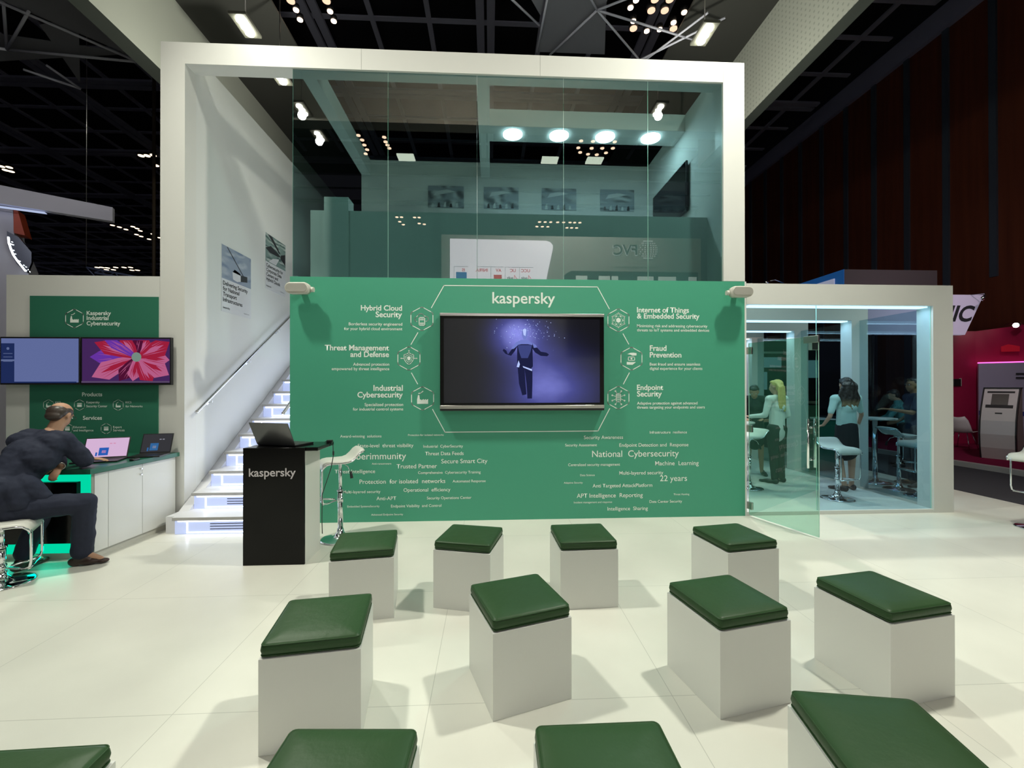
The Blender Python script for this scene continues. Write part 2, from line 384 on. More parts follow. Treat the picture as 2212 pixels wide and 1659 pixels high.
FRONT_TEXT=[
 ('kaspersky',0.027,0.802,2.661,0),
 ('Hybrid Cloud',-1.562,-1.069,2.561,1),
 ('Security',-1.386,-1.069,2.481,1),
 ('Borderless security engineered',-1.706,-1.066,2.379,2),
 ('for your hybrid cloud environment',-1.760,-1.066,2.322,2),
 ('Threat Management',-1.989,-1.226,2.077,1),
 ('and Defense',-1.687,-1.226,1.998,1),
 ('Advanced protection',-1.654,-1.222,1.892,2),
 ('empowered by threat intelligence',-1.907,-1.222,1.837,2),
 ('Industrial',-1.412,-1.060,1.589,1),
 ('Cybersecurity',-1.603,-1.060,1.508,1),
 ('Specialized protection',-1.517,-1.056,1.403,2),
 ('for industrial control systems',-1.656,-1.056,1.349,2),
 ('Internet of Things',1.831,2.495,2.562,1),
 ('& Embedded Security',1.831,2.630,2.486,1),
 ('Minimizing risk and addressing cybersecurity',1.831,2.732,2.377,2),
 ('threats to IoT systems and embedded devices',1.831,2.755,2.324,2),
 ('Fraud',1.993,2.206,2.083,1),
 ('Prevention',1.992,2.396,2.000,1),
 ('Beat fraud and ensure seamless',1.992,2.638,1.898,2),
 ('digital experience for your clients',1.992,2.665,1.844,2),
 ('Endpoint',1.829,2.162,1.593,1),
 ('Security',1.829,2.145,1.512,1),
 ('Adaptive protection against advanced',1.829,2.601,1.410,2),
 ('threats targeting your endpoints and users',1.829,2.695,1.359,2),
 ('Award-winning  solutions',-1.808,-1.316,1.023,3),
 ('Protection for isolated networks',-0.997,-0.567,1.038,3),
 ('State-level  threat visibility',-1.599,-0.933,0.903,3),
 ('Industrial  CyberSecurity',-0.813,-0.333,0.894,3),
 ('Threat Data Feeds',-0.792,-0.325,0.801,3),
 ('Cyberimmunity',-1.746,-1.021,0.758,3),
 ('Secure Smart City',-0.596,-0.035,0.701,3),
 ('Anti-ransomware',-1.431,-1.198,0.694,3),
 ('Trusted Partner',-1.134,-0.649,0.645,3),
 ('Threat Intelligence',-1.871,-1.392,0.593,3),
 ('Comprehensive  Cybersecurity Training',-0.877,-0.118,0.575,3),
 ('Protection  for isolated  networks',-1.578,-0.548,0.463,3),
 ('Automated Response',-0.459,-0.057,0.467,3),
 ('Multi-layered security',-1.773,-1.328,0.351,3),
 ('Operational  efficiency',-1.052,-0.486,0.361,3),
 ('Anti-APT',-1.376,-1.140,0.264,3),
 ('Security Operations Center',-0.770,-0.230,0.265,3),
 ('Embedded SystemsSecurity',-1.722,-1.339,0.180,3),
 ('Endpoint Visibility  and Control',-1.202,-0.596,0.173,3),
 ('Advanced Endpoint Security',-1.438,-1.057,0.078,3),
 ('Infrastructure  resilience',1.991,2.465,1.047,3),
 ('Security Awareness',1.160,1.652,0.984,3),
 ('Security Assessment',0.926,1.323,0.895,3),
 ('Endpoint Detection and  Response',1.605,2.484,0.885,3),
 ('National  Cybersecurity',1.262,2.360,0.761,3),
 ('Machine  Learning',2.058,2.615,0.649,3),
 ('Centralized security management',0.963,1.613,0.651,3),
 ('Multi-layered security',1.604,2.161,0.538,3),
 ('22 years',2.119,2.465,0.452,3),
 ('Data Science',1.112,1.294,0.526,3),
 ('Adaptive Security',0.908,1.144,0.435,3),
 ('Anti Targeted AttackPlatform',1.267,2.021,0.383,3),
 ('APT Intelligence  Reporting',1.069,1.900,0.258,3),
 ('Threat Hunting',2.292,2.493,0.274,3),
 ('Incident management and response',1.033,1.512,0.190,3),
 ('Data Center Security',1.985,2.401,0.182,3),
 ('Intelligence  Sharing',1.453,1.964,0.095,3),
]
LEFT_TEXT=[
 ('Kaspersky',-4.716,-4.443,2.481,1),
 ('Industrial',-4.716,-4.472,2.423,1),
 ('Cybersecurity',-4.716,-4.338,2.361,1),
 ('Products',-4.765,-4.540,1.530,1),
 ('Services',-4.755,-4.542,1.254,1),
 ('KICS',-5.063,-5.001,1.448,2),
 ('for Nodes',-5.063,-4.926,1.402,2),
 ('Kaspersky',-4.717,-4.569,1.447,2),
 ('Security Center',-4.717,-4.483,1.401,2),
 ('KICS',-4.277,-4.212,1.446,2),
 ('for Networks',-4.277,-4.086,1.399,2),
 ('Education',-4.861,-4.721,1.157,2),
 ('and Intelligence',-4.861,-4.637,1.119,2),
 ('Expert',-4.417,-4.321,1.155,2),
 ('Services',-4.417,-4.289,1.117,2),
]

# ================================================================== THE SETTING
b = MB(FLOORM, P('platform_edge', (0.5, 0.5, 0.46), 0.5)); b.box(-9.5, 7.31, -9.0, 12.0, -0.06, 0.0)
b.build('floor', kind='structure')
b = MB(CARPET); b.box(-60, 40, -25, 70, -0.14, -0.08); b.build('floor_carpet', kind='structure')
b = MB(HALLBLACK); b.box(-60, 20, -25, 70, 16.2, 16.4); b.build('ceiling', kind='structure')
b = MB(HALLBLACK); b.box(-60, 20, 70, 70.3, -0.1, 16.2); b.build('wall_back', kind='structure')
# dark red hall wall with steel strips
b = MB(REDW, P('steel_strip', (0.12, 0.15, 0.20), 0.35, 0.4), P('wall_cornice_grey', (0.36, 0.36, 0.52), 0.7))
b.box(17.0, 17.3, -5, 70, -0.1, 14.9)
for i in range(26):
    y = 6.95 + 1.52 * i if i else 6.9
    b.box(16.93, 17.0, y - 0.11, y + 0.11, 5.3 if i < 3 else 0.0, 14.9, 1)
b.box(16.8, 17.3, -5, 70, 14.9, 15.75, 2)
b.build('wall_right', kind='structure')

# coffered steel grid of the hall ceiling
b = MB(HALLGREY)
S = 13.35 / 8.35
for k in range(-9, 3):
    x = (-0.1 + 3.9 * k) * S
    if x > 15.5: continue
    b.box(x - 0.34, x - 0.05, -20, 69, 14.95, 15.07); b.box(x + 0.05, x + 0.34, -20, 69, 14.95, 15.07)
    for j in (1, 2):
        xx = x + j * 1.3 * S
        if xx < 15.5: b.box(xx - 0.09, xx + 0.09, -20, 69, 15.08, 15.16)
for k in range(-5, 16):
    y = -5.339 + (12.54 + 3.7 * (k - 2)) * S
    if y > 69: break
    b.box(-58, 15.6, y - 0.30, y - 0.05, 14.96, 15.06); b.box(-58, 15.6, y + 0.05, y + 0.30, 14.96, 15.06)
    for j in (1, 2): b.box(-58, 15.6, y + j * 1.24 * S - 0.09, y + j * 1.24 * S + 0.09, 15.09, 15.15)
b.build('ceiling_grid', kind='structure')

# perforated bulkheads around the lighting well
def bulkhead(name, x0, x1, y0, y1, label=None):
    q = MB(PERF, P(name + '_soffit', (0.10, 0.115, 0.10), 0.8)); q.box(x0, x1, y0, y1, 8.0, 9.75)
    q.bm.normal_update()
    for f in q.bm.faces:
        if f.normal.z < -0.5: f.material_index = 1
    q.build(name, kind='structure')
bulkhead('trim_1', -6.94, -6.60, -7.0, 40)
bulkhead('trim_2', 6.08, 6.34, -7.0, 40)
bulkhead('trim_3', -6.60, 6.08, -5.55, -5.2)
b = MB(P('well_lining_dark', (0.05, 0.05, 0.045), 0.8)); b.box(-6.6, -4.6, -5.2, 40, 9.75, 9.8); b.box(4.3, 6.08, -5.2, 40, 9.75, 9.8)
b.build('trim_4', kind='structure')

# space-frame bars and stretched fabric triangles under the roof
FAB = P('grey_stretched_fabric', (0.20, 0.20, 0.23), 0.8); BAR = P('white_space_frame_bar', (0.55, 0.55, 0.64), 0.6)
def bars(name, label, nodes, segs, r=0.028, group=None):
    t = thing(name, label, 'truss', nodes[segs[0][0]], group=group)
    for a, c in segs: MB(BAR).cyl(nodes[a], nodes[c], r, seg=8).build('bar', t)
    return t
nL = [(-9.372, 3.44, 9.0), (-7.968, 4.91, 9.0), (-7.75, 2.9, 9.0), (-10.537, 4.668, 9.0), (-9.384, 3.491, 9.3), (-9.042, 3.63, 9.0), (-10.825, 5.281, 9.0), (-10.289, 5.255, 9.1), (-10.117, 5.909, 9.0), (-11.9, 4.4, 9.0)]
bars('space_frame', 'white tubular space frame hanging in the dark roof left of the tall stand', nL, [(0, 1), (2, 1), (3, 1), (4, 3), (5, 3), (6, 8), (7, 8), (9, 3)])
nR = [(-0.2, 2.3, 9.0), (1.008, 3.469, 9.0), (1.10, 2.6, 9.0), (1.036, 4.17, 9.0), (1.33, 4.25, 9.0), (2.099, 3.054, 9.0), (3.1, 2.5, 9.0), (3.517, 4.436, 9.0), (2.583, 4.161, 9.0), (3.5, 4.3, 9.0), (4.3, 3.0, 9.0), (3.38, 4.3, 9.0), (4.7, 3.1, 9.0), (1.6, 2.4, 9.0), (4.6, 3.75, 9.0)]
bars('space_frame', 'white tubular space frame crossing the dark roof above the middle of the stand', nR, [(0, 1), (2, 3), (4, 5), (5, 6), (5, 7), (9, 10), (11, 12), (13, 5), (5, 14)], 0.022)
def sail(label, pts, z):
    MB(FAB).prism([(x, y, z) for x, y in pts], (0, 0, 0.01)).build('fabric_sail', label=label, category='fabric sail')
sail('large grey triangular fabric sail beside the lit bulkhead, upper left', [(-9.4, 3.45), (-7.95, 2.6), (-8.0, 4.85)], 9.06)
sail('narrow grey fabric sail hanging point down, left of the tall white stand', [(-9.3, 4.1), (-8.35, 3.9), (-10.1, 5.88)], 9.12)
sail('long thin grey fabric sail running left from the bulkhead corner', [(-11.4, 4.3), (-8.0, 4.9), (-11.4, 5.3)], 9.18)
sail('grey four-sided fabric sail under the roof above the middle of the stand', [(1.10, 2.6), (2.2, 2.7), (2.58, 4.3), (1.03, 4.3)], 9.1)
sail('dark grey fabric sail left of the four-sided one above the stand', [(0.4, 2.4), (1.08, 2.5), (1.02, 3.4)], 9.15)

# ------------------------------------------------------------------ lamps over the stand
def flood(p, t, label, group=None):
    L = Vector(p); o = thing('floodlight', label, 'floodlight', p, group=group)
    MB(P('lamp_housing', (0.10, 0.10, 0.08), 0.5)).box(p[0] - 0.15, p[0] + 0.15, p[1] - 0.27, p[1] + 0.27, p[2] + 0.02, p[2] + 0.07, bev=0.008).build('housing', o)
    q = MB(LAMP)
    for k in (-0.14, 0.0, 0.14): q.cyl((p[0] , p[1] + k, p[2] + 0.021), (p[0], p[1] + k, p[2] - 0.01), 0.07, seg=20)
    q.build('lamp_face', o)
    MB(STEEL).cyl((p[0], p[1], p[2] + 0.07), (p[0], p[1], 9.75), 0.012, seg=8).build('hanger_rod', o)
fl = ['floodlight over the left rear of the stand, brightest glare beside the bulkhead', 'floodlight further back over the staircase, seen through the frame opening',
      'floodlight over the right rear of the stand, beside the right bulkhead', 'floodlight over the left front corner of the stand, out above the seats',
      'floodlight over the right front corner of the stand, out above the seats', 'floodlight mirrored upper left in the glass, behind the viewer',
      'floodlight mirrored upper right in the glass, behind the viewer', 'floodlight behind the crosswise bulkhead, lower streak at left in the glass']
for (p, t, e, _a), lb in zip(FLOODS, fl): flood(p, t, lb, 'floodlights around the stand')
def downlight(x, y, z, r, mat, group, label):
    o = MB(mat, BLACK).cyl((0, 0, 0), (0, 0, 0.02), r, seg=14).cyl((0, 0, 0.021), (0, 0, 0.12), r * 1.25, seg=14, m=1).build('ceiling_downlight', local=True)
    o.location = (x, y, z); props(o, label, 'lamp', group)
    return o
def lamps(pts, z, r, mat, group, label, own=None):
    first = None
    for i, (x, y) in enumerate(pts):
        lb = own[i] if own else label
        if '{n}' in lb:
            rank = sorted(range(len(pts)), key=lambda k: (pts[k][0] / (abs(pts[k][1]) + 5.34), pts[k][1])).index(i)
            lb = lb.format(n=('leftmost', '2nd from left', '3rd from left', '4th from left', '5th from left', '6th from left', '7th from left', '8th from left', '9th from left', '10th from left', '11th from left', '12th from left', '13th from left', 'rightmost')[rank if rank < len(pts) - 1 else 13])
        if first is None: first = downlight(x, y, z, r, mat, group, lb)
        else:
            c = first.copy(); COL.objects.link(c); c.location = (x, y, z); c['label'] = lb
g1 = 'warm downlights in rows above the left of the frame'
lamps([(-4.31, 4.535), (-4.335, 4.794), (-3.567, 4.535), (-3.578, 4.795)], 10.0, 0.06, WARM, g1, '', ['glowing warm downlight, upper one of the left short row', 'glowing warm downlight, lowest of the left short row', 'glowing warm downlight, upper one of the second short row', 'glowing warm downlight, lowest of the second short row'])
lamps([(-4.321, 4.302), (-3.548, 4.264)], 10.0, 0.085, WARMDIM, g1, '', ['dim peach downlight cut by the upper edge, heading the left short row', 'dim peach downlight cut by the upper edge, heading the second short row'])
g2 = 'ring of warm downlights above the right of the frame'
lamps([(3.289, 4.459), (3.111, 4.113), (3.986, 4.66), (4.23, 4.452), (4.353, 4.172), (3.172, 3.924), (3.70, 4.72)], 10.0, 0.06, WARM, g2, '', ['glowing downlight at the left side of the ring, lower one', 'glowing downlight at the left side of the ring, at the picture edge', 'glowing downlight at the bottom of the ring, right one', 'glowing downlight at the lower right of the ring', 'glowing downlight at the right side of the ring', 'glowing downlight in the upper left of the ring', 'glowing downlight at the bottom of the ring, left one'])
lamps([(3.36, 4.66), (3.598, 4.16), (3.898, 4.146), (3.575, 3.882), (3.896, 3.866), (4.30, 4.62)], 10.0, 0.085, WARMDIM, g2, '', ['unlit peach downlight at the lower left of the ring', 'unlit peach downlight inside the ring, lower left one', 'unlit peach downlight inside the ring, lower right one', 'unlit peach downlight inside the ring at the picture edge, left', 'unlit peach downlight inside the ring at the picture edge, right', 'unlit peach downlight at the lower right rim of the ring'])
lamps([(-4.392, -9.331), (-4.349, -9.601), (-4.361, -9.913), (-4.349, -10.208), (-4.477, -10.489), (-3.557, -9.398), (-3.577, -9.676), (-3.561, -9.875), (-3.545, -10.079)], 10.0, 0.07, WARM, 'mirrored downlights at left', 'warm downlight mirrored in the left half of the glass, {n}')
lamps([(3.111, -9.297), (3.104, -9.729), (3.232, -10.025), (3.527, -9.305), (3.581, -9.736), (3.541, -10.134), (3.865, -10.15), (3.955, -9.718), (4.166, -10.011), (4.329, -9.7), (4.278, -9.297)], 10.0, 0.07, WARM, 'mirrored downlights at right', 'warm downlight mirrored in the right half of the glass, {n}')
lamps([(-4.62, -16.4), (-4.39, -16.4), (-4.6, -17.0), (-4.5, -17.4), (-3.75, -16.4), (-3.53, -16.4), (-3.65, -17.2), (-3.41, -17.3)], 10.0, 0.08, WARM, 'small mirrored lamp group at left', 'small warm lamp mirrored low in the left glass half, {n}')
lamps([(2.53, -16.7), (2.82, -16.7), (3.1, -16.7), (3.46, -16.7), (3.77, -16.7), (4.1, -16.7), (4.34, -16.7), (4.61, -16.7), (2.46, -17.35), (2.75, -17.35), (3.04, -17.35), (4.07, -17.45), (4.32, -17.45), (4.59, -17.45)], 10.0, 0.08, WARM, 'small mirrored lamp rows at right', 'small warm lamp of the two mirrored rows low at right, {n}')
for x, y, lb in ((-3.04, -10.5, 'left'), (2.19, -10.45, 'middle'), (3.84, -10.4, 'right')):
    MB(E('lamp_panel_' + lb, (0.85, 1.0, 0.8), 5.0)).box(x - 0.3, x + 0.3, y - 0.22, y + 0.22, 9.9, 9.95).build('panel_light', label='rectangular panel light mirrored in the glass, %s of the three' % lb, category='lamp', group='mirrored panel lights')
FAR = [(-29.255, 22.165), (-29.505, 22.626), (-28.907, 22.259), (-29.356, 22.791), (-19.93, 20.506), (-19.587, 20.489), (-19.205, 20.421), (-19.929, 21.607), (-30.907, 31.824), (-30.694, 32.231), (-30.605, 32.763), (-29.499, 32.069), (-29.499, 32.494), (-29.666, 33.047), (-30.714, 34.004), (-30.689, 34.473), (-30.567, 35.196), (-29.22, 33.818), (-29.337, 34.771), (-43.604, 45.149), (-43.092, 45.125), (-42.645, 45.295), (-41.556, 45.054), (-40.634, 45.012), (-39.917, 44.979), (-43.43, 46.109), (-42.646, 46.073), (-40.719, 46.182), (-40.09, 46.153)]
lamps(FAR[:8], 14.8, 0.15, WARMFAR, 'distant roof lamps, nearer clusters', 'small warm roof lamp in the nearer far-off clusters at left, {n}')
lamps(FAR[8:19], 14.8, 0.15, WARMFAR, 'distant roof lamps, slanting rows', 'tiny warm roof lamp in the slanting far-off rows at left, {n}')
lamps(FAR[19:], 14.8, 0.22, WARMFAR, 'distant roof lamps, lowest rows', 'tiny warm roof lamp in the lowest rows above the left wall, {n}')
# thin suspension cable and dusty rod left of the frame
MB(P('cable_brown', (0.10, 0.07, 0.04), 0.6)).cyl((-12.9, 12.0, -0.08), (-12.9, 12.0, 16.2), 0.06, seg=8).build('hanging_rod', label='thin brown vertical rod in the dark just left of the tall frame', category='rod')

# ------------------------------------------------------------------ the tall white portal frame (part of the stand's shell)
F = 0.27
FD = 0.2
seam = P('panel_joint', (0.35, 0.35, 0.33), 0.7)
b = MB(WHITE, seam); b.box(-3.90, -3.62, 0, FD, 0, 5.735); b.build('trim_5', kind='structure')
b = MB(WHITE, seam); b.box(-3.62, 2.945, 0, FD, 5.48, 5.735)
for x in (-1.56, 0.62): b.box(x, x + 0.004, -0.001, 0.0, 5.48, 5.735, 1)
b.build('trim_6', kind='structure')
b = MB(WHITE, seam); b.box(2.945, 3.22, 0, FD, 2.965, 5.735); b.box(2.946, 2.949, -0.001, 0, 5.48, 5.735, 1); b.build('trim_7', kind='structure')

# green front wall with its printed graphics
b = MB(GREEN, WHITE2)
b.box(-2.40, 3.215, 0.0, 0.12, 0.0, 2.962)
b.bm.normal_update()
for f in b.bm.faces:
    if abs(f.normal.x) > 0.5: f.material_index = 1
b.box(3.215, 3.237, 0.0, 0.12, 0, 2.962, 1)
WF = b.build('wall_front', kind='structure')
for t, xl, xr, z, k in FRONT_TEXT:
    nm = {0: 'wordmark', 1: 'heading_lettering', 2: 'caption_lettering', 3: 'keyword_lettering'}[k]
    put_text(nm, t, (xl, -0.0015, z), width=xr - xl, mat=PRINT, parent=WF, bold={0: 0.012, 1: 0.022, 2: 0.010, 3: 0.004}[k])
def hexring(mb, c, h, wd, y, lw):
    pts = [(c[0], c[1] + h), (c[0] + wd, c[1] + h / 2), (c[0] + wd, c[1] - h / 2), (c[0], c[1] - h), (c[0] - wd, c[1] - h / 2), (c[0] - wd, c[1] + h / 2)]
    # rounded corners
    out = []
    for i in range(6):
        p = Vector(pts[i]); a = Vector(pts[i - 1]); d = Vector(pts[(i + 1) % 6]); r = h * 0.13
        q0 = p + (a - p).normalized() * r; q2 = p + (d - p).normalized() * r
        for t in (0, .33, .66, 1): out.append(tuple(q0.lerp(p, t).lerp(p.lerp(q2, t), t)))
    strip_line(mb, out, lw, y, closed=True)
HEX = [(-0.83, 2.463), (-0.987, 1.981), (-0.822, 1.494), (1.596, 2.461), (1.76, 1.983), (1.594, 1.497)]
def icon_cloud(mb, c, s, y):
    X = lambda x, z: (c[0] + x * s, c[1] + z * s)
    arc = []
    for cx, cz, r, a0, a1 in ((-0.45, -0.05, 0.2, 265, 110), (-0.1, 0.18, 0.30, 150, 20), (0.36, 0.0, 0.22, 90, -85)):
        for k in range(9):
            a = math.radians(a0 + (a1 - a0) * k / 8); arc.append(X(cx + r * math.cos(a), cz + r * math.sin(a)))
    strip_line(mb, arc, 0.06 * s, y)
    pts = [X(-0.25, 0.12), X(0.25, 0.12), X(0.25, -0.6), X(-0.25, -0.6)]; strip_line(mb, pts, 0.07 * s, y, closed=True)
    for z in (0.0, -0.1, -0.38, -0.48): strip_line(mb, [X(-0.15, z), X(0.15, z)], 0.06 * s, y)
def icon_shield(mb, c, s, y):
    for q, wv in ((0.52, 0.06), (0.34, 0.05)):
        pts = [(c[0] + x * s * q, c[1] + z * s * q) for x, z in ((0, 1), (0.4, 0.75), (0.85, 0.65), (0.8, -0.2), (0.45, -0.75), (0, -1.1), (-0.45, -0.75), (-0.8, -0.2), (-0.85, 0.65), (-0.4, 0.75))]
        strip_line(mb, pts, wv * s, y, closed=True)
    mb.quad([(c[0] + x * s * 0.2, y, c[1] + z * s * 0.2) for x, z in ((-0.8, 0.6), (-0.7, -0.4), (0, -1.1), (0.7, -0.4), (0.8, 0.6), (0, 1))])
    for d in ((0, 1), (1, 0), (-1, 0)):
        strip_line(mb, [(c[0] + d[0] * s * 0.5, c[1] + d[1] * s * 0.5), (c[0] + d[0] * s * 0.66, c[1] + d[1] * s * 0.66)], 0.06 * s, y); disc2(mb, (c[0] + d[0] * s * 0.7, c[1] + d[1] * s * 0.7), 0.06 * s, y)
def icon_factory(mb, c, s, y):
    X = lambda x, z: (c[0] + x * s, y, c[1] + z * s)
    mb.quad([X(-0.5, -0.5), X(0.5, -0.5), X(0.5, -0.05), X(0.3, -0.17), X(0.3, -0.05), X(0.1, -0.17), X(0.1, -0.05), X(-0.1, -0.17), X(-0.15, -0.1), X(-0.25, -0.1), X(-0.3, 0.3), X(-0.42, 0.3), X(-0.5, -0.1)])
    strip_line(mb, [(c[0] - 0.35 * s, c[1] + 0.45 * s), (c[0] - 0.15 * s, c[1] + 0.5 * s), (c[0] + 0.02 * s, c[1] + 0.65 * s)], 0.08 * s, y)
def icon_net(mb, c, s, y):
    P6 = lambda r, o, n=6: [(c[0] + r * s * math.sin(2 * PI * k / n + o), c[1] + r * s * math.cos(2 * PI * k / n + o)) for k in range(n)]
    A = P6(0.68, 0); Bq = P6(0.46, PI / 6)
    strip_line(mb, A, 0.03 * s, y, closed=True)
    for i in range(6):
        strip_line(mb, [A[i], A[(i + 2) % 6]], 0.02 * s, y); disc2(mb, A[i], 0.06 * s, y, 8); disc2(mb, Bq[i], 0.05 * s, y, 8)
    mb.quad([(x, y, z) for x, z in P6(0.24, 0)][::-1])
def icon_money(mb, c, s, y):
    X = lambda x, z: (c[0] + x * s, y, c[1] + z * s)
    strip_line(mb, [(c[0] + x * s, c[1] + z * s) for x, z in ((-0.3, 0.15), (0.3, 0.15), (0.3, -0.17), (-0.3, -0.17))], 0.06 * s, y, closed=True); disc2(mb, c, 0.09 * s, y)
    mb.quad([X(-0.4, 0.42), X(-0.1, 0.38), X(0.1, 0.28), X(0.48, 0.3), X(0.48, 0.52), X(0.2, 0.56), X(-0.1, 0.55)])
    mb.quad([X(-0.45, -0.3), X(-0.1, -0.33), X(0.42, -0.32), X(0.1, -0.58), X(-0.45, -0.56)])
def icon_chip(mb, c, s, y):
    strip_line(mb, [(c[0] + x * s, c[1] + z * s) for x, z in ((-0.2, 0.38), (0.2, 0.38), (0.2, -0.38), (-0.2, -0.38))], 0.07 * s, y, closed=True)
    for z in (0.25, 0.12, -0.02, -0.2): strip_line(mb, [(c[0] - 0.11 * s, c[1] + z * s), (c[0] + 0.11 * s, c[1] + z * s)], 0.07 * s, y)
    for sx in (-1, 1):
        for z0, x1, z1 in ((0.1, 0.58, 0.22), (-0.1, 0.58, -0.28), (0.38, 0.28, 0.6), (-0.38, 0.28, -0.62)):
            x0 = 0.2 if abs(z0) < 0.3 else 0.12
            strip_line(mb, [(c[0] + sx * x0 * s, c[1] + z0 * s), (c[0] + sx * x1 * s, c[1] + z1 * s)], 0.04 * s, y); disc2(mb, (c[0] + sx * x1 * s, c[1] + z1 * s), 0.08 * s, y, 10)
for c, fn in zip(HEX, (icon_cloud, icon_shield, icon_factory, icon_net, icon_money, icon_chip)):
    b = MB(PRINT); hexring(b, c, 0.146, 0.133, -0.0015, 0.009); fn(b, c, 0.133, -0.0015); b.build('hexagon_icon', WF)
b = MB(PRINT)
for pts in ([(-0.715, 2.6), (-0.563, 2.872), (1.332, 2.874), (1.481, 2.604)], [(-0.701, 1.359), (-0.551, 1.081), (1.336, 1.084), (1.482, 1.359)],
            [(-0.88, 2.293), (-0.961, 2.152)], [(-0.955, 1.802), (-0.883, 1.671)], [(1.655, 2.291), (1.725, 2.165)], [(1.732, 1.805), (1.658, 1.668)]):
    strip_line(b, pts, 0.010, -0.0015)
b.build('connecting_line', WF)

# left wing wall with green panel
LW = MB(WHITE, seam); LW.box(-5.62, -3.90, 0, 0.27, 0, 2.945); LW.box(-3.902, -3.900, -0.001, 0, 0, 2.945, 1)
LW = LW.build('wall_left', kind='structure')
b = MB(P('green_panel_board', (0.030, 0.17, 0.105), 0.45)); b.box(-5.35, -3.912, -0.012, 0.0, 0.0, 2.70)
gp = b.build('green_panel', LW)
for t, xl, xr, z, k in LEFT_TEXT:
    put_text('panel_lettering', t, (xl, -0.014, z), width=xr - xl, mat=PRINT, parent=gp, bold=0.02 if k == 1 else 0.006)
for i, c in enumerate([(-4.852, 2.438), (-5.137, 1.428), (-4.794, 1.427), (-4.361, 1.425), (-4.928, 1.152), (-4.495, 1.149)]):
    h = 0.112 if i == 0 else 0.064
    b = MB(PRINT); hexring(b, c, h, h * 0.88, -0.014, h * 0.07)
    if i in (0, 1, 3): icon_factory(b, c, h * 0.85, -0.014)
    else:
        rect2(b, c[0] - h * .4, c[0] + h * .4, c[1] - h * .35, c[1] + h * .1, -0.014); rect2(b, c[0] - h * .4, c[0] + h * .4, c[1] + h * .2, c[1] + h * .35, -0.014)
    b.build('hexagon_icon', gp)

# wall beside the staircase, mezzanine shell
b = MB(WHITE2); b.box(-3.90, -3.62, FD, 4.6, 0, 5.735); b.build('wall_stair', kind='structure')
b = MB(WHITE2); b.box(-2.33, 3.22, 2.66, 2.80, 2.96, 5.75); b.build('wall_mezzanine', kind='structure')
b = MB(WHITE2); b.box(-3.62, -2.33, 4.45, 4.6, 0.0, 4.6); b.build('wall_landing', kind='structure')
b = MB(WHITE2); b.box(2.945, 3.22, FD, 2.66, 2.96, 5.735); b.build('wall_mezzanine_side', kind='structure')
b = MB(WHITE2); b.box(-2.40, 3.22, 0.12, 2.8, 2.72, 2.955); b.box(-3.62, -2.4, 3.2, 4.45, 2.72, 2.955); b.build('floor_mezzanine', kind='structure')
b = MB(WHITE2); b.box(3.0, 3.23, 0.12, 2.8, 0, 2.72); b.build('wall_partition', kind='structure')
b = MB(WHITE2); b.box(-2.42, -2.36, 0.12, 4.45, 0, 3.0); b.build('wall_stair_inner', kind='structure')
# roof beams of the mezzanine room
b = MB(WHITE2)
b.box(-2.33, -2.165, FD, 2.66, 5.48, 5.735); b.box(-0.17, -0.005, FD, 1.07, 5.48, 5.735); b.box(-0.17, -0.005, 1.47, 2.66, 5.48, 5.735)
b.box(-0.17, 2.945, 1.07, 1.47, 5.48, 5.735)
b.build('trim_8', kind='structure')
b = MB(WHITE2); b.box(-2.33, 2.945, 0.42, 0.50, 2.955, 3.93); b.box(-2.15, -1.84, 0.40, 0.62, 2.955, 4.10); b.build('trim_9', kind='structure')
for i, x in enumerate((0.345, 1.054, 1.767, 2.479)):
    lb = ('leftmost', 'second from the left', 'third from the left', 'rightmost')[i]
    MB(LED_DISC, WHITE).cyl((x, 1.19 + 0.06, 5.455), (x, 1.25, 5.476), 0.145, seg=32).cyl((x, 1.25, 5.4755), (x, 1.25, 5.48), 0.155, seg=32, m=1).build('round_ceiling_lamp', label='bright round ceiling lamp behind the tinted glass, %s of four' % lb, category='lamp', group='round lamps in the upper room')
    area((x, 1.25, 5.44), (x + 0.25, 1.35, 4.0), 7, 0.2, 0.2, (0.8, 0.93, 1.0), 'round_lamp_light')
# upper glass front
xs = [-2.385, -1.245, -0.16, 0.915, 1.985, 2.945]
W1 = thing('window_1', None, None, (0.3, 0.03, 2.96), kind='structure')
for a, c in zip(xs, xs[1:]):
    q = MB(G_UP, G_EDGE); q.box(a + 0.003, c - 0.003, 0.03, 0.042, 2.962, 5.478)
    q.bm.normal_update()
    for f in q.bm.faces:
        if abs(f.normal.x) > 0.5: f.material_index = 1
    q.build('glass_pane', W1)

# ------------------------------------------------------------------ glass meeting room on the right: white portals with LED lining
def portal(n, y0, left=True):
    d = 0.22
    q = MB(WHITE, seam)
    q.box(5.725, 5.995, y0, y0 + d, 0, 2.94); q.box(3.24, 5.725, y0, y0 + d, 2.675, 2.94)
    if left and n > 0: q.box(3.24, 3.42, y0, y0 + d, 0, 2.675)
    q.build('trim_%d' % (10 + n), kind='structure')
    s = MB(LED_COOL, WHITE); s.box(3.30, 5.70, y0 + 0.05, y0 + 0.17, 2.660, 2.674)
    s.build('led_strip', label=('cool white light strip under the front beam of the glass room', 'cool white light strip under the second beam of the glass room', 'cool white light strip under the third beam of the glass room', 'cool white light strip under the rearmost beam of the glass room')[n], category='light strip', group='light strips in the glass room')
    area((4.5, y0 + 0.11, 2.64), (4.5, y0 + 0.11, 0), 9, 2.3, 0.12, (0.6, 0.82, 1.0), 'room_strip_light')
for n, y in enumerate((0.0, 1.27, 2.57, 3.9)): portal(n, y)
b = MB(FLOORM, WHITE); b.box(3.24, 5.722, 0.004, 4.1, 0.0, 0.045, 1); b.build('floor_room', kind='structure')
W2 = thing('window_2', None, None, (4.9, 0.03, 0.05), kind='structure')
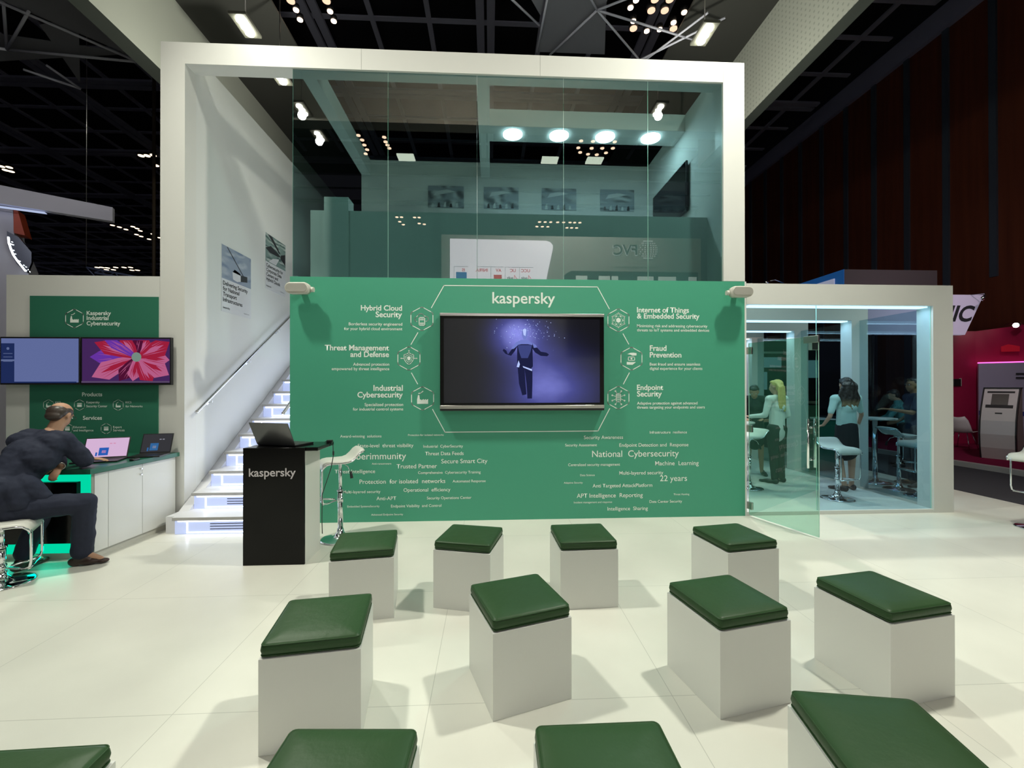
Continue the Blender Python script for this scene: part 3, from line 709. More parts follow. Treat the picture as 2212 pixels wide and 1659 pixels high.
for a, c, y in ((4.18, 5.722, 0.03),):
    q = MB(G_ROOM, G_EDGE); q.box(a, c, y, y + 0.012, 0.048, 2.673); q.bm.normal_update()
    for f in q.bm.faces:
        if abs(f.normal.x) > 0.5: f.material_index = 1
    q.build('glass_pane', W2)
q = MB(G_ROOM, G_EDGE); q.box(3.245, 4.174, 0.03, 0.042, 2.26, 2.673); q.build('glass_pane', W2)
MB(STEEL).box(4.10, 4.20, 0.005, 0.07, 2.10, 2.22, bev=0.004).build('corner_clamp', W2)
W3 = thing('window_3', None, None, (5.86, 0.7, 0.05), kind='structure')
for y0, y1 in ((0.225, 1.265), (1.495, 2.565), (2.795, 3.895)):
    q = MB(G_ROOM, G_EDGE); q.box(5.85, 5.862, y0, y1, 0.048, 2.673); q.build('glass_pane', W3)
# open glass door
D1 = thing('door_1', None, None, (3.262, -0.01, 0.05), rz=math.atan2(-0.843, 0.255), kind='structure')
q = MB(G_DOOR, G_EDGE); q.box(0.0, 0.88, -0.006, 0.006, -0.03, 2.13); q.bm.normal_update()
for f in q.bm.faces:
    if abs(f.normal.y) < 0.5: f.material_index = 1
dg_ = q.build('door_leaf', D1, local=True)
for s in (-1, 1):
    q = MB(CHROME); q.cyl((0.80, s * 0.055, 0.70), (0.80, s * 0.055, 1.235), 0.013, seg=14)
    for z in (0.79, 1.14): q.cyl((0.80, s * 0.006, z), (0.80, s * 0.055, z), 0.008, seg=10).cyl((0.80, s * 0.006, z), (0.80, s * 0.014, z), 0.014, seg=14)
    q.build('door_handle', D1, local=True)
for z in (0.08, 1.05, 2.03):
    MB(STEEL).box(-0.03, 0.05, -0.015, 0.015, z - 0.04, z + 0.05, bev=0.003).build('hinge', D1, local=True)
MB(STEEL).box(0.72, 0.885, -0.014, 0.014, 2.06, 2.135, bev=0.003).build('top_clamp', D1, local=True)
# ================================================================== STAIRCASE
ST = thing('staircase', 'white staircase with glowing blue-white risers climbing behind the black lectern', 'staircase', (-3.0, 1.4, 0))
RISE, RUN, Y0 = 0.195, 0.315, -0.36
NOSE = P('tread_nosing', (0.42, 0.41, 0.40), 0.5)
RPANEL = P('riser_panel', (0.45, 0.50, 0.72), 0.35, emit=(0.55, 0.65, 1.0), es=0.5)
TREAD = P('tread_white', (0.68, 0.68, 0.70), 0.4)
for i in range(15):
    y = Y0 + RUN * i; z = RISE * (i + 1)
    q = MB(TREAD, NOSE); q.box(-3.505, -2.43, y, y + RUN + 0.04, z - 0.035, z); q.box(-3.505, -2.43, y - 0.004, y, z - 0.035, z - 0.002, 1)
    q.build('tread', ST)
    r = MB(RPANEL, LED_STAIR, BLACK, LED_STAIR2)
    yr = y + 0.035; z0 = z - RISE; z1 = z - 0.035
    r.box(-3.50, -2.425, yr, yr + 0.02, z0, z1)
    r.box(-3.47, -2.44, yr - 0.003, yr, z1 - 0.022, z1 - 0.004, 1)
    r.box(-3.36, -2.55, yr - 0.003, yr, z0 + 0.012, z0 + 0.026, 1)
    r.box(-3.375, -3.36, yr - 0.003, yr, z0 + 0.012, z1 - 0.02, 1); r.box(-2.565, -2.55, yr - 0.003, yr, z0 + 0.012, z1 - 0.02, 1)
    if i < 2:
        for k in range(3): r.box(-3.12, -2.6, yr - 0.005, yr - 0.003, z0 + 0.05 + 0.03 * k, z0 + 0.058 + 0.03 * k, 2)
    r.build('riser', ST)
q = MB(TREAD)
for x0, x1 in ((-3.615, -3.505), (-2.43, -2.425)):
    q.prism([(x0, -0.30, 0.0), (x0, -0.30, 0.19), (x0, -0.10, 0.19), (x0, 4.3, 3.05), (x0, 4.3, 2.7), (x0, 0.2, 0.0)], (x1 - x0, 0, 0))
q.build('stringer', ST)
area((-2.96, 1.3, 1.16), (-2.96, 1.3 - 0.527, 1.16 + 0.85), 11, 0.95, 3.4, (0.75, 0.83, 1.0), 'stair_glow')
def rail(lb, x, y0, z0, y1, z1, wallx):
    t = thing('handrail', lb, 'handrail', (x, y0, z0), group=None)
    d = Vector((0, y1 - y0, z1 - z0)).normalized()
    MB(CHROME).tube([(x, y0, z0), (x, y0 + d.y * 0.02, z0 + d.z * 0.02), (x, y1, z1)], 0.021, seg=14).build('rail', t)
    k = 0.35
    L = (Vector((0, y1 - y0, z1 - z0))).length
    while k < L:
        p = Vector((x, y0, z0)) + d * k
        MB(CHROME).tube([p + Vector((0, 0, -0.02)), p + Vector((0, 0.01, -0.075)), (wallx, p.y + 0.01, p.z - 0.085)], 0.006, seg=8).cyl((wallx, p.y + .01, p.z - .085), (wallx + (0.006 if wallx < x else -0.006), p.y + .01, p.z - .085), 0.03, seg=14).build('bracket', t)
        k += 1.05
rail('long chrome handrail fixed to the white wall left of the stairs', -3.55, 0.10, 1.33, 4.2, 3.92, -3.62)
rail('short end of a chrome handrail emerging beside the green wall', -2.50, 0.04, 1.31, 4.2, 3.92, -2.42)

# posters on the stair wall (real flat prints)
PH1 = photo_mat('poster_photo_road', (0.16, 0.22, 0.33), (0.42, 0.46, 0.52), (0.28, 0.33, 0.42), 2.2, 3.1, 0.6)
PH2 = photo_mat('poster_photo_tunnel', (0.06, 0.13, 0.12), (0.48, 0.54, 0.52), (0.20, 0.30, 0.28), 2.6, 8.7, 1.2)
PAPER = P('poster_paper', (0.66, 0.67, 0.69), 0.55); INK = P('dark_print', (0.03, 0.035, 0.04), 0.6)
RX = Euler((PI / 2, 0, PI / 2))
def poster(lb, y0, y1, zb, zm, zt, ph, lines, sub):
    X = -3.62
    t = thing('wall_poster', lb, 'poster', (X, (y0 + y1) / 2, zb))
    MB(PAPER).box(X, X + 0.006, y0, y1, zb, zt).build('sheet', t)
    q = MB(ph, PAPER, INK); q.box(X + 0.006, X + 0.007, y0 + 0.004, y1 - 0.004, zm, zt - 0.004)
    xx = X + 0.0075
    if sub:
        for pts, m in (([(0.36, 0.08), (0.5, 0.05), (0.62, 0.10), (0.62, 0.34), (0.42, 0.40), (0.34, 0.30)], 1), ([(0.34, 0.30), (0.42, 0.40), (0.62, 0.34), (0.62, 0.29)], 2), ([(0.62, 0.10), (0.86, 0.16), (0.86, 0.34), (0.62, 0.30)], 2), ([(0.15, 0.98), (0.19, 0.98), (0.74, 0.30), (0.70, 0.30)], 2)):
            q.quad([(xx, y0 + (y1 - y0) * a, zm + (zt - zm) * c) for a, c in pts], m)
    else:
        for pts, m in (([(0.0, 0.45), (0.25, 0.62), (0.62, 0.5), (0.75, 0.42), (0.6, 0.38), (0.2, 0.36)], 2), ([(0.1, 0.98), (0.3, 0.98), (0.72, 0.55), (0.66, 0.52)], 2), ([(0.72, 0.36), (0.98, 0.2), (0.98, 0.62), (0.75, 0.5)], 2), ([(0.15, 0.02), (0.35, 0.2), (0.62, 0.3), (0.66, 0.3), (0.5, 0.02)], 1)):
            q.quad([(xx, y0 + (y1 - y0) * a, zm + (zt - zm) * c) for a, c in pts], m)
    q.build('photo_print', t)
    for i, s in enumerate(lines):
        put_text('poster_lettering', s, (X + 0.0075, y0 + 0.03, zm - 0.085 - 0.075 * i), size=0.078, mat=INK, parent=t, rot=RX, bold=0.02)
    put_text('poster_lettering', 'kaspersky', (X + 0.0075, y0 + 0.03, zb + 0.045), size=0.04, mat=INK, parent=t, rot=RX, bold=0.01)
    put_text('poster_lettering', 'kaspersky.com', (X + 0.0075, y1 - 0.19, zb + 0.045), size=0.024, mat=INK, parent=t, rot=RX)
poster('poster with a white lorry on a bridge, lower one on the stair wall', 0.70, 1.42, 2.66, 3.11, 3.57, PH1, ['Delivering Security', 'for National', 'Transport', 'Infrastructures'], 1)
poster('poster with a curving green tunnel photo, higher one on the stair wall', 1.84, 2.53, 3.22, 3.67, 4.13, PH2, ['Cybersecurity for', 'Corporate Data', 'Centers and', 'Hybrid Clouds'], 0)

# pictures and television in the upper room
for i, (x0, x1) in enumerate(((-1.13, -0.48), (-0.115, 0.525), (0.955, 1.60), (2.05, 2.69))):
    lb = ['with a swooping white interior, leftmost of four', 'with a bright hall, second from left', 'with a control room, third from left', 'with a rounded window front, rightmost of four'][i]
    ph = photo_mat('picture_interior_%d' % i, (0.10, 0.12, 0.13), (0.55, 0.58, 0.6), (0.3, 0.34, 0.38), 1.6, 2.3 * i + 1, 0.3 * i)
    q = MB(ph, BLACK, PAPER); q.box(x0, x1, 2.645, 2.66, 4.90, 5.30)
    yy = 2.644
    for k in range(5):
        a = x0 + 0.06 + 0.11 * k; q.quad([(a, yy, 4.91), (a + 0.05, yy, 4.91), (a + 0.04, yy, 4.98 + 0.02 * ((k * 7 + i) % 3)), (a + 0.01, yy, 4.98)], 1 if (k + i) % 2 else 2)
    q.quad([(x0 + .1, yy, 5.12), (x0 + .5, yy, 5.2), (x0 + .35, yy, 5.24), (x0 + .15, yy, 5.2)], 2)
    q.build('framed_print', label='grey photo print %s on the upper room wall' % lb, category='picture', group='prints on the upper room wall')
t = thing('television', 'black wall television seen edge-on high on the right wall of the upper room', 'television', (2.9, 1.58, 4.22))
MB(BLACK).box(2.885, 2.915, 0.92, 2.23, 4.22, 4.97, bev=0.004).build('casing', t)
MB(SCREENB).box(2.882, 2.8855, 0.94, 2.21, 4.25, 4.955).build('screen', t)
MB(BLACK).box(2.915, 2.943, 1.3, 1.8, 4.4, 4.8).build('wall_bracket', t)

# ================================================================== MAIN SCREEN ON THE GREEN WALL
TV = thing('wall_screen', 'large wall-mounted screen showing a floating man, on the green wall', 'screen', (0.39, -0.05, 1.346))
MB(STEEL).box(-0.603, 1.39, -0.11, -0.005, 2.485, 2.52, bev=0.004).build('metal_rail', TV)
q = MB(STEEL); q.box(-0.603, 1.39, -0.11, -0.005, 1.372, 1.412, bev=0.004); q.build('metal_rail', TV)
MB(BLACKG).box(-0.60, 1.387, -0.098, -0.004, 1.348, 2.487).build('casing', TV)
q = MB(BLACK); q.box(-0.60, 1.387, -0.105, -0.06, 1.346, 1.372); q.build('control_strip', TV)
def screen_mat():
    m = bpy.data.materials.new('screen_image_night'); m.use_nodes = True
    n, l = nt(m); bs = n['Principled BSDF']
    bs.inputs['Base Color'].default_value = (0.003, 0.003, 0.004, 1); bs.inputs['Roughness'].default_value = 0.09
    tc = n.new('ShaderNodeTexCoord'); se = n.new('ShaderNodeSeparateXYZ'); l.new(tc.outputs['Generated'], se.inputs[0])
    def math_(op, a, c=None):
        k = n.new('ShaderNodeMath'); k.operation = op
        for i, v in enumerate((a, c)):
            if v is None: continue
            if isinstance(v, (int, float)): k.inputs[i].default_value = v
            else: l.new(v, k.inputs[i])
        return k.outputs[0]
    def blobv(cx, cz, rx, rz):
        dx = math_('DIVIDE', math_('SUBTRACT', se.outputs[0], cx), rx); dz = math_('DIVIDE', math_('SUBTRACT', se.outputs[2], cz), rz)
        r = math_('ADD', math_('MULTIPLY', dx, dx), math_('MULTIPLY', dz, dz))
        return math_('POWER', 2.718, math_('MULTIPLY', r, -1.0))
    no = n.new('ShaderNodeTexNoise'); no.inputs['Scale'].default_value = 3.0; no.inputs['Detail'].default_value = 4
    l.new(tc.outputs['Generated'], no.inputs['Vector'])
    v = math_('ADD', math_('MULTIPLY', blobv(0.47, 0.80, 0.13, 0.24), 0.85), math_('MULTIPLY', blobv(0.68, 0.16, 0.24, 0.34), 0.55))
    v = math_('ADD', v, math_('MULTIPLY', blobv(0.60, 0.5, 0.16, 0.3), 0.25))
    v = math_('MULTIPLY', v, math_('ADD', math_('MULTIPLY', no.outputs['Fac'], 0.9), 0.5))
    cr = n.new('ShaderNodeValToRGB'); e = cr.color_ramp.elements
    e[0].position = 0.0; e[0].color = (0.004, 0.004, 0.007, 1); e[1].position = 1.0; e[1].color = (0.26, 0.28, 0.85, 1)
    k = e.new(0.4); k.color = (0.045, 0.05, 0.24, 1)
    l.new(v, cr.inputs[0]); l.new(cr.outputs[0], bs.inputs['Emission Color']); bs.inputs['Emission Strength'].default_value = 1.0
    return m
MB(screen_mat()).box(-0.555, 1.335, -0.101, -0.098, 1.44, 2.455).build('display', TV)
# picture content: flat shapes shown on the display
FD_, FL_, FM_ = E('image_dark_cloth', (0.012, 0.014, 0.05), 1), E('image_lit_cloth', (0.16, 0.20, 0.55), 1), E('image_highlight', (0.45, 0.55, 0.95), 1)
q = MB(FD_, FL_, FM_, E('image_half_lit_cloth', (0.045, 0.058, 0.20), 1)); yy = -0.102
X = lambda u, v: ((u - 1133) * 0.00562 + 0.415, yy, 2.02 - (v - 773) * 0.00562)
def pq(pts, m=0, dy=0.0): q.quad([(X(u, v)[0], yy - dy, X(u, v)[2]) for u, v in pts], m)
pq([(1117, 745), (1126, 741), (1140, 741), (1150, 748), (1151, 798), (1144, 806), (1120, 800), (1117, 790)], 0)
pq([(1117, 745), (1126, 741), (1140, 741), (1150, 748), (1150, 752), (1140, 750), (1126, 750), (1117, 752)], 1, .0005)
pq([(1118, 752), (1149, 752), (1146, 766), (1140, 780), (1126, 780), (1121, 766)], 3, .0004)
pq([(1117, 745), (1119, 752), (1112, 765), (1104, 775), (1097, 773), (1108, 757)], 0); pq([(1097, 773), (1104, 775), (1092, 771), (1086, 764), (1088, 760), (1094, 764)], 0)
pq([(1117, 744), (1107, 755), (1104, 761), (1110, 760), (1118, 753)], 1, .0005)
pq([(1150, 748), (1158, 755), (1168, 766), (1180, 768), (1186, 772), (1182, 776), (1168, 775), (1156, 768), (1149, 758)], 0)
pq([(1150, 747), (1158, 752), (1160, 757), (1153, 758)], 1, .0005)
pq([(1118, 798), (1133, 803), (1134, 820), (1137, 858), (1128, 860), (1121, 835)], 0); pq([(1133, 803), (1150, 805), (1150, 830), (1149, 867), (1139, 867), (1137, 835)], 0)
pq([(1116, 799), (1120, 785), (1123, 793), (1121, 800)], 2, .0006); pq([(1129, 797), (1149, 804), (1149, 808), (1130, 800)], 2, .0006)
pq([(1128, 718), (1134, 715), (1139, 719), (1140, 730), (1136, 740), (1131, 740), (1127, 731)], 1, .0006); pq([(1129, 719), (1134, 716), (1137, 719), (1135, 733), (1131, 730)], 2, .0008)
for i in range(150):
    a = random.gauss(0, 1); c = random.gauss(0, 1)
    u = 1137 + 34 * a; v = 722 + 13 * c + abs(a) * 4
    if 1060 < u < 1260 and 695 < v < 800:
        r = random.choice((0.35, 0.5, 0.7)); pq([(u - r, v - r), (u + r, v - r), (u + r, v + r), (u - r, v + r)], random.choice((1, 2, 2)), .0002)
q.build('screen_picture', TV)
put_text('maker_mark', 'TIANZI', (0.34, -0.1115, 1.386), size=0.012, mat=BLACK, parent=TV) if False else None

# oval loudspeakers at the wall's upper corners
def speaker(lb, x, z, s):
    t = thing('wall_speaker', lb, 'speaker', (x, -0.04, z - 0.07), group='oval speakers on the green wall')
    q = MB(GREYP)
    pts = []
    for k in range(28):
        a = 2 * PI * k / 28; cx = 0.075 if math.cos(a) > 0 else -0.075
        pts.append((x + cx + 0.066 * math.cos(a), -0.19, z + 0.066 * math.sin(a)))
    q.prism(pts, (0, 0.12, 0)); q.bm.normal_update()
    bmesh.ops.bevel(q.bm, geom=[e for e in q.bm.edges if len(e.link_faces) == 2 and e.calc_face_angle(0) > 1.0], offset=0.022, segments=4, affect='EDGES')
    for f in q.bm.faces: f.smooth = True
    q.build('casing', t)
    q = MB(GRILLE); pts = []
    for k in range(28):
        a = 2 * PI * k / 28; cx = 0.075 if math.cos(a) > 0 else -0.075
        pts.append((x + cx + 0.047 * math.cos(a), -0.193, z + 0.047 * math.sin(a)))
    q.prism(pts, (0, 0.004, 0)); q.build('grille', t)
    MB(GREYP).box(x - 0.03, x + 0.03, -0.08, -0.002, z - 0.03, z + 0.03, bev=0.006).cyl((x + s * 0.14, -0.12, z - 0.01), (x + s * 0.175, -0.12, z - 0.01), 0.03, seg=14).build('wall_bracket', t)
speaker('cream oval speaker at the upper left corner of the green wall', -2.245, 2.79, 1)
speaker('cream oval speaker at the upper right corner of the green wall', 3.085, 2.80, -1)

# ================================================================== LECTERN WITH LAPTOP
LE = thing('lectern', 'tall black-fronted lectern with white sides beside the stairs', 'lectern', (-1.97, -1.03, 0))
MB(BLACKG).box(-2.265, -1.713, -1.235, -1.215, 0.0, 1.078, bev=0.003).build('front_panel', LE)
q = MB(WHITE); q.box(-2.262, -1.716, -1.215, -0.86, 0.0, 1.045, bev=0.002); q.build('body', LE)
MB(BLACKG).box(-2.265, -1.600, -1.215, -0.80, 1.045, 1.078, bev=0.003).build('top', LE)
put_text('wordmark', 'kaspersky', (-2.211, -1.2365, 0.817), width=0.42, mat=P('silver_print', (0.62, 0.58, 0.60), 0.4), parent=LE, bold=0.014)
def laptop(name, lb, cat, loc, rz, scr, tilt=100, wdt=0.36, group=None, lid=BLACK):
    """local frame: keyboard faces -Y user side, hinge at +Y edge"""
    t = thing(name, lb, cat, loc, rz, group)
    q = MB(BLACK, P(name + '_keys', (0.03, 0.03, 0.032), 0.5)); q.box(-wdt / 2, wdt / 2, -0.24, 0.0, 0.0, 0.016, bev=0.003)
    for r in range(5):
        for c in range(13):
            x = -wdt / 2 + 0.025 + c * (wdt - 0.05) / 13; q.box(x, x + (wdt - 0.05) / 13 * 0.8, -0.035 - r * 0.02, -0.02 - r * 0.02, 0.016, 0.0175, 1)
    q.build('keyboard_base', t, local=True)
    a = math.radians(tilt - 90); H = 0.235
    mt = Matrix.Translation((0, 0.0, 0.012)) @ Matrix.Rotation(-a, 4, 'X')
    q = MB(lid); q.box(-wdt / 2, wdt / 2, 0.0, 0.009, 0.0, H, bev=0.002); q.bm.transform(mt); q.build('lid', t, local=True)
    q = MB(*scr); q.box(-wdt / 2 + 0.01, wdt / 2 - 0.01, -0.0015, 0.0, 0.018, H - 0.01)
    if len(scr) > 1:
        for x0, x1, z0, z1, m in ((-0.06, 0.02, 0.035, 0.12, 1), (-0.085, -0.07, 0.03, 0.07, 1), (0.02, 0.04, 0.16, 0.17, 2), (0.05, 0.07, 0.16, 0.17, 2), (-0.035, 0.0, 0.06, 0.09, 2)): q.box(x0, x1, -0.0022, -0.0015, z0, z1, m)
    q.bm.transform(mt); q.build('screen', t, local=True)
    return t
laptop('laptop', 'open laptop with its dark lid facing the seats, on the black lectern', 'laptop', (-2.03, -1.10, 1.079), PI - 0.32, (SCREENB,), tilt=114, wdt=0.44, lid=P('brushed_dark_lid', (0.16, 0.16, 0.165), 0.30, 0.7))
MB(BLACK).tube([(-1.66, -0.88, 1.085), (-1.615, -0.88, 1.092), (-1.585, -0.87, 1.06), (-1.58, -0.87, 0.95), (-1.60, -0.87, 0.83), (-1.645, -0.86, 0.70), (-1.70, -0.845, 0.55), (-1.705, -0.84, 0.3), (-1.70, -0.84, 0.15)], 0.004, seg=8).cyl((-1.58, -0.87, 0.99), (-1.581, -0.87, 0.95), 0.009, seg=8).build('power_cable', label='thin dark cable hanging from the lectern top beside the bar stool', category='cable')
MB(BLACK).box(-1.64, -1.585, -0.90, -0.86, 1.078, 1.105, bev=0.004).build('power_adapter', label='small black adapter on the right end of the lectern top', category='adapter')

# ================================================================== BAR STOOL
def bar_stool(lb, loc, rz, h, group=None, seatmat=None):
    """local: sitter faces -X (front lip), back lip rises at +X"""
    t = thing('bar_stool', lb, 'stool', loc, rz, group)
    MB(CHROME).lathe([(0.0, 0.0), (0.205, 0.0), (0.21, 0.006), (0.19, 0.014), (0.12, 0.024), (0.06, 0.042), (0.038, 0.075), (0.033, 0.11), (0.0, 0.11)], seg=40).build('base', t, local=True)
    MB(CHROME).cyl((0, 0, 0.10), (0, 0, h * 0.62), 0.028, seg=20).cyl((0, 0, h * 0.62), (0, 0, h - 0.03), 0.019, seg=16).lathe([(0.036, h * 0.62 - 0.01), (0.036, h * 0.62 + 0.006), (0.0, h * 0.62 + 0.006)], seg=20).build('pole', t, local=True)
    prof = [(-0.205, -0.055), (-0.195, -0.02), (-0.165, 0.004), (-0.12, 0.012), (-0.04, 0.010), (0.04, 0.012), (0.09, 0.028), (0.13, 0.065), (0.16, 0.10), (0.19, 0.118), (0.215, 0.116)]
    q = MB(seatmat or SEATW); W = 0.185
    n = len(prof); grid = []
    for i, (x, z) in enumerate(prof):
        row = []
        for k in range(9):
            y = -W + 2 * W * k / 8
            ed = 1 - (abs(k - 4) / 4) ** 6
            row.append((q.bm.verts.new((x, y * (0.92 if i in (0, n - 1) else 1.0), h + z + 0.012 * ed)), q.bm.verts.new((x, y * (0.92 if i in (0, n - 1) else 1.0), h + z - 0.018))))
        grid.append(row)
    for i in range(n - 1):
        for k in range(8):
            a, c, d, e = grid[i][k], grid[i + 1][k], grid[i + 1][k + 1], grid[i][k + 1]
            q.bm.faces.new((a[0], c[0], d[0], e[0])); q.bm.faces.new((a[1], e[1], d[1], c[1]))
    for i in range(n - 1):
        for k in (0, 8):
            a, c = grid[i][k], grid[i + 1][k]; q.bm.faces.new((a[0], a[1], c[1], c[0]))
    for i in (0, n - 1):
        for k in range(8):
            a, c = grid[i][k], grid[i][k + 1]; q.bm.faces.new((a[0], a[1], c[1], c[0]))
    bmesh.ops.recalc_face_normals(q.bm, faces=q.bm.faces[:])
    for f in q.bm.faces: f.smooth = True
    q.build('seat', t, local=True)
    q = MB(CHROME)
    for s in (-1, 1): q.tube([(x, s * (W + 0.004) * (0.93 if j in (0, n - 1) else 1.0), h + z - 0.016) for j, (x, z) in enumerate(prof)], 0.009, seg=8)
    q.tube([(0.215, -W * 0.92, h + 0.10), (0.222, -W * 0.5, h + 0.10), (0.222, W * 0.5, h + 0.10), (0.215, W * 0.92, h + 0.10)], 0.009, seg=8)
    q.cyl((0, 0, h - 0.035), (0, 0, h - 0.008), 0.06, seg=20)
    q.build('seat_frame', t, local=True)
    fz = h - 0.42 if h > 0.7 else h - 0.37
    q = MB(CHROME)
    for s in (-1, 1): q.tube([(-0.17, s * 0.15, h - 0.01), (-0.205, s * 0.15, h - 0.06), (-0.205, s * 0.15, fz + 0.06), (-0.195, s * 0.145, fz + 0.015), (-0.16, s * 0.12, fz), (-0.05, s * 0.03, fz)], 0.0095, seg=8)
    q.tube([(-0.19, -0.14, fz), (-0.19, 0.14, fz)], 0.0095, seg=8); q.cyl((0, 0, fz - 0.03), (0, 0, fz + 0.03), 0.033, seg=18)
    q.build('footrest', t, local=True)
    MB(CHROME, BLACK).tube([(0.02, -0.03, h - 0.03), (0.06, -0.09, h - 0.06), (0.085, -0.12, h - 0.13)], 0.004, seg=8).cyl((0.083, -0.118, h - 0.11), (0.092, -0.128, h - 0.18), 0.012, 0.017, seg=12, m=1).build('height_lever', t, local=True)
    return t
bar_stool('white and chrome bar stool between the lectern and the green wall', (-1.615, -0.56, 0), 0.5, 0.845)
bar_stool('chrome bar stool the seated man in the suit sits on', (-4.075, -1.50, 0), PI * 1.18, 0.50)
bar_stool('white bar stool cut off by the right edge of the picture', (6.30, -0.66, 0), 0.25, 0.84)

# ================================================================== CUBE SEATS
def cube_seat():
    t = thing('cube_stool', '', 'stool')
    w_, d_ = 0.437, 0.433
    q = MB(WHITE, seam); q.box(0, w_, 0, d_, 0, 0.43, bev=0.0015); q.build('body', t, local=True)
    q = MB(LEATHER); x0, x1, y0, y1, z0, z1 = 0.004, w_ - 0.004, 0.004, d_ - 0.004, 0.432, 0.494
    nx = 14; r = 0.016
    def prof(u):  # superellipse style
        return u
    rows = []
    levels = [(z0, r * 0.9), (z0 + 0.006, 0.003), (z0 + 0.03, -0.002), (z1 - 0.016, 0.0), (z1 - 0.006, 0.005), (z1, 0.018)]
    def ring(z, ins, puff=0.0):
        pts = []; cr = 0.02
        X0, X1, Y0_, Y1_ = x0 + ins, x1 - ins, y0 + ins, y1 - ins
        for cx, cy, a0 in ((X1 - cr, Y1_ - cr, 0), (X0 + cr, Y1_ - cr, 90), (X0 + cr, Y0_ + cr, 180), (X1 - cr, Y0_ + cr, 270)):
            for k in range(5): a = math.radians(a0 + 22.5 * k); pts.append((cx + cr * math.cos(a), cy + cr * math.sin(a), z))
        return pts
    R = [[q.bm.verts.new(p) for p in ring(z, i)] for z, i in levels]
    R.append([q.bm.verts.new(p) for p in ring(z1 + 0.006, 0.07)]); R.append([q.bm.verts.new(p) for p in ring(z1 + 0.009, 0.16)])
    for A, Bq in zip(R, R[1:]):
        for k in range(20): q.bm.faces.new((A[k], A[(k + 1) % 20], Bq[(k + 1) % 20], Bq[k]))
    q.bm.faces.new(R[-1]); q.bm.faces.new(R[0][::-1])
    for f in q.bm.faces: f.smooth = True
    q.bm.normal_update()
    cu = q.build('cushion', t, local=True)
    q = MB(LEATHER)
    for z, ins in ((z1 - 0.008, 0.0025), (z0 + 0.008, 0.001)): q.tube(ring(z, ins), 0.0026, seg=6, closed=True)
    pp = q.build('piping', cu, local=True)
    return t
SEATS = [
 ((-1.116, -2.272), 8.3, 'green-cushioned cube stool nearest the lectern, at the left end of the back row'),
 ((-0.424, -2.082), -14.6, 'green-cushioned cube stool turned slightly left, below the left part of the big screen'),
 ((0.514, -2.163), 2.4, 'green-cushioned cube stool facing straight on, right of centre in the back row'),
 ((1.722, -2.265), 9.5, 'green-cushioned cube stool nearest the open glass door'),
 ((-1.032, -3.348), 7.8, 'green-cushioned cube stool at the left end of the middle row'),
 ((0.012, -3.201), 18.2, 'most rotated cube stool, with creased cushion, in the middle of the middle row'),
 ((1.132, -3.245), 12.2, 'cube stool of the middle row standing directly in front of the one near the door'),
 ((2.032, -3.225), 10.0, 'green-cushioned cube stool at the right end of the middle row'),
 ((-0.70, -4.255), -3.0, 'front-row cube stool cut by the lower edge, below the left stool of the middle row'),
 ((0.147, -4.285), 0.0, 'front-row cube stool cut by the lower edge, right of the picture centre'),
 ((1.063, -4.155), -9.5, 'largest, nearest cube stool, lower right, turned clockwise'),
 ((-1.645, -4.30), 1.5, 'cube stool mostly cut off in the lower left corner')]
pr = cube_seat()
for i, ((x, y), a, lb) in enumerate(SEATS):
    o = pr if i == 0 else copy_tree(pr)
    place(o, (x, y, 0), math.radians(a)); o['label'] = lb; o['group'] = 'green-cushioned cube stools'

# ================================================================== LEFT DEMO DESK
DK = thing('demo_desk', 'demo desk with green top, white cabinet doors and glowing teal front', 'desk', (-4.7, -0.5, 0))
DT = P('green_desk_top', (0.016, 0.12, 0.072), 0.3)
# the cabinet side runs slightly skewed like in the place
q = MB(WHITE, seam)
q.prism([(-3.785, -1.00, 0.06), (-3.715, -0.02, 0.06), (-4.4, -0.02, 0.06), (-4.4, -1.00, 0.06)], (0, 0, 0.76)); q.build('carcass', DK)
def skew(y): return -3.715 - (abs(y) - 0.02) / 0.98 * 0.07
for y0, y1 in ((-0.995, -0.86), (-0.855, -0.475), (-0.470, -0.03)):
    q = MB(WHITE); q.prism([(skew(y0), y0, 0.065), (skew(y1), y1, 0.065), (skew(y1) + 0.014, y1, 0.065), (skew(y0) + 0.014, y0, 0.065)], (0, 0, 0.745))
    dd = q.build('door' if y0 > -0.9 else 'end_panel', DK)
    if y0 == -0.855:
        for z in (0.705, 0.765): MB(CHROME).cyl((skew(-0.5) + 0.014, -0.50, z), (skew(-0.5) + 0.034, -0.50, z), 0.008, seg=12).build('lock_knob', dd)
MB(GREYP).prism([(-3.80, -0.98, 0), (-3.73, -0.02, 0), (-5.38, -0.02, 0), (-5.38, -0.98, 0)], (0, 0, 0.06)).build('plinth', DK)
MB(DT).prism([(-3.745, -1.07, 0.82), (-3.665, -0.015, 0.82), (-5.40, -0.015, 0.82), (-5.40, -1.07, 0.82)], (0, 0, 0.045)).build('desk_top', DK)
MB(LED_TEAL).box(-5.38, -3.80, -1.008, -1.001, 0.065, 0.815).build('backlit_panel', DK)
MB(BLACKG).box(-5.38, -3.885, -1.05, -1.01, 0.17, 0.745).build('front_board', DK)
area((-4.6, -1.03, 0.12), (-4.6, -2.0, 0.0), 1.6, 1.4, 0.08, (0.0, 0.8, 0.5), 'desk_glow')
LS1 = (E('laptop_screen_pink', (0.62, 0.42, 0.62), 1.0), E('laptop_screen_blue', (0.02, 0.10, 0.42), 1.0), E('laptop_screen_mark', (0.6, 0.25, 0.4), 1.0))
LS2 = (E('laptop_screen_grey', (0.035, 0.035, 0.04), 1.0), E('laptop_screen_blue2', (0.03, 0.12, 0.3), 1.0), E('laptop_screen_white', (0.25, 0.25, 0.3), 1.0))
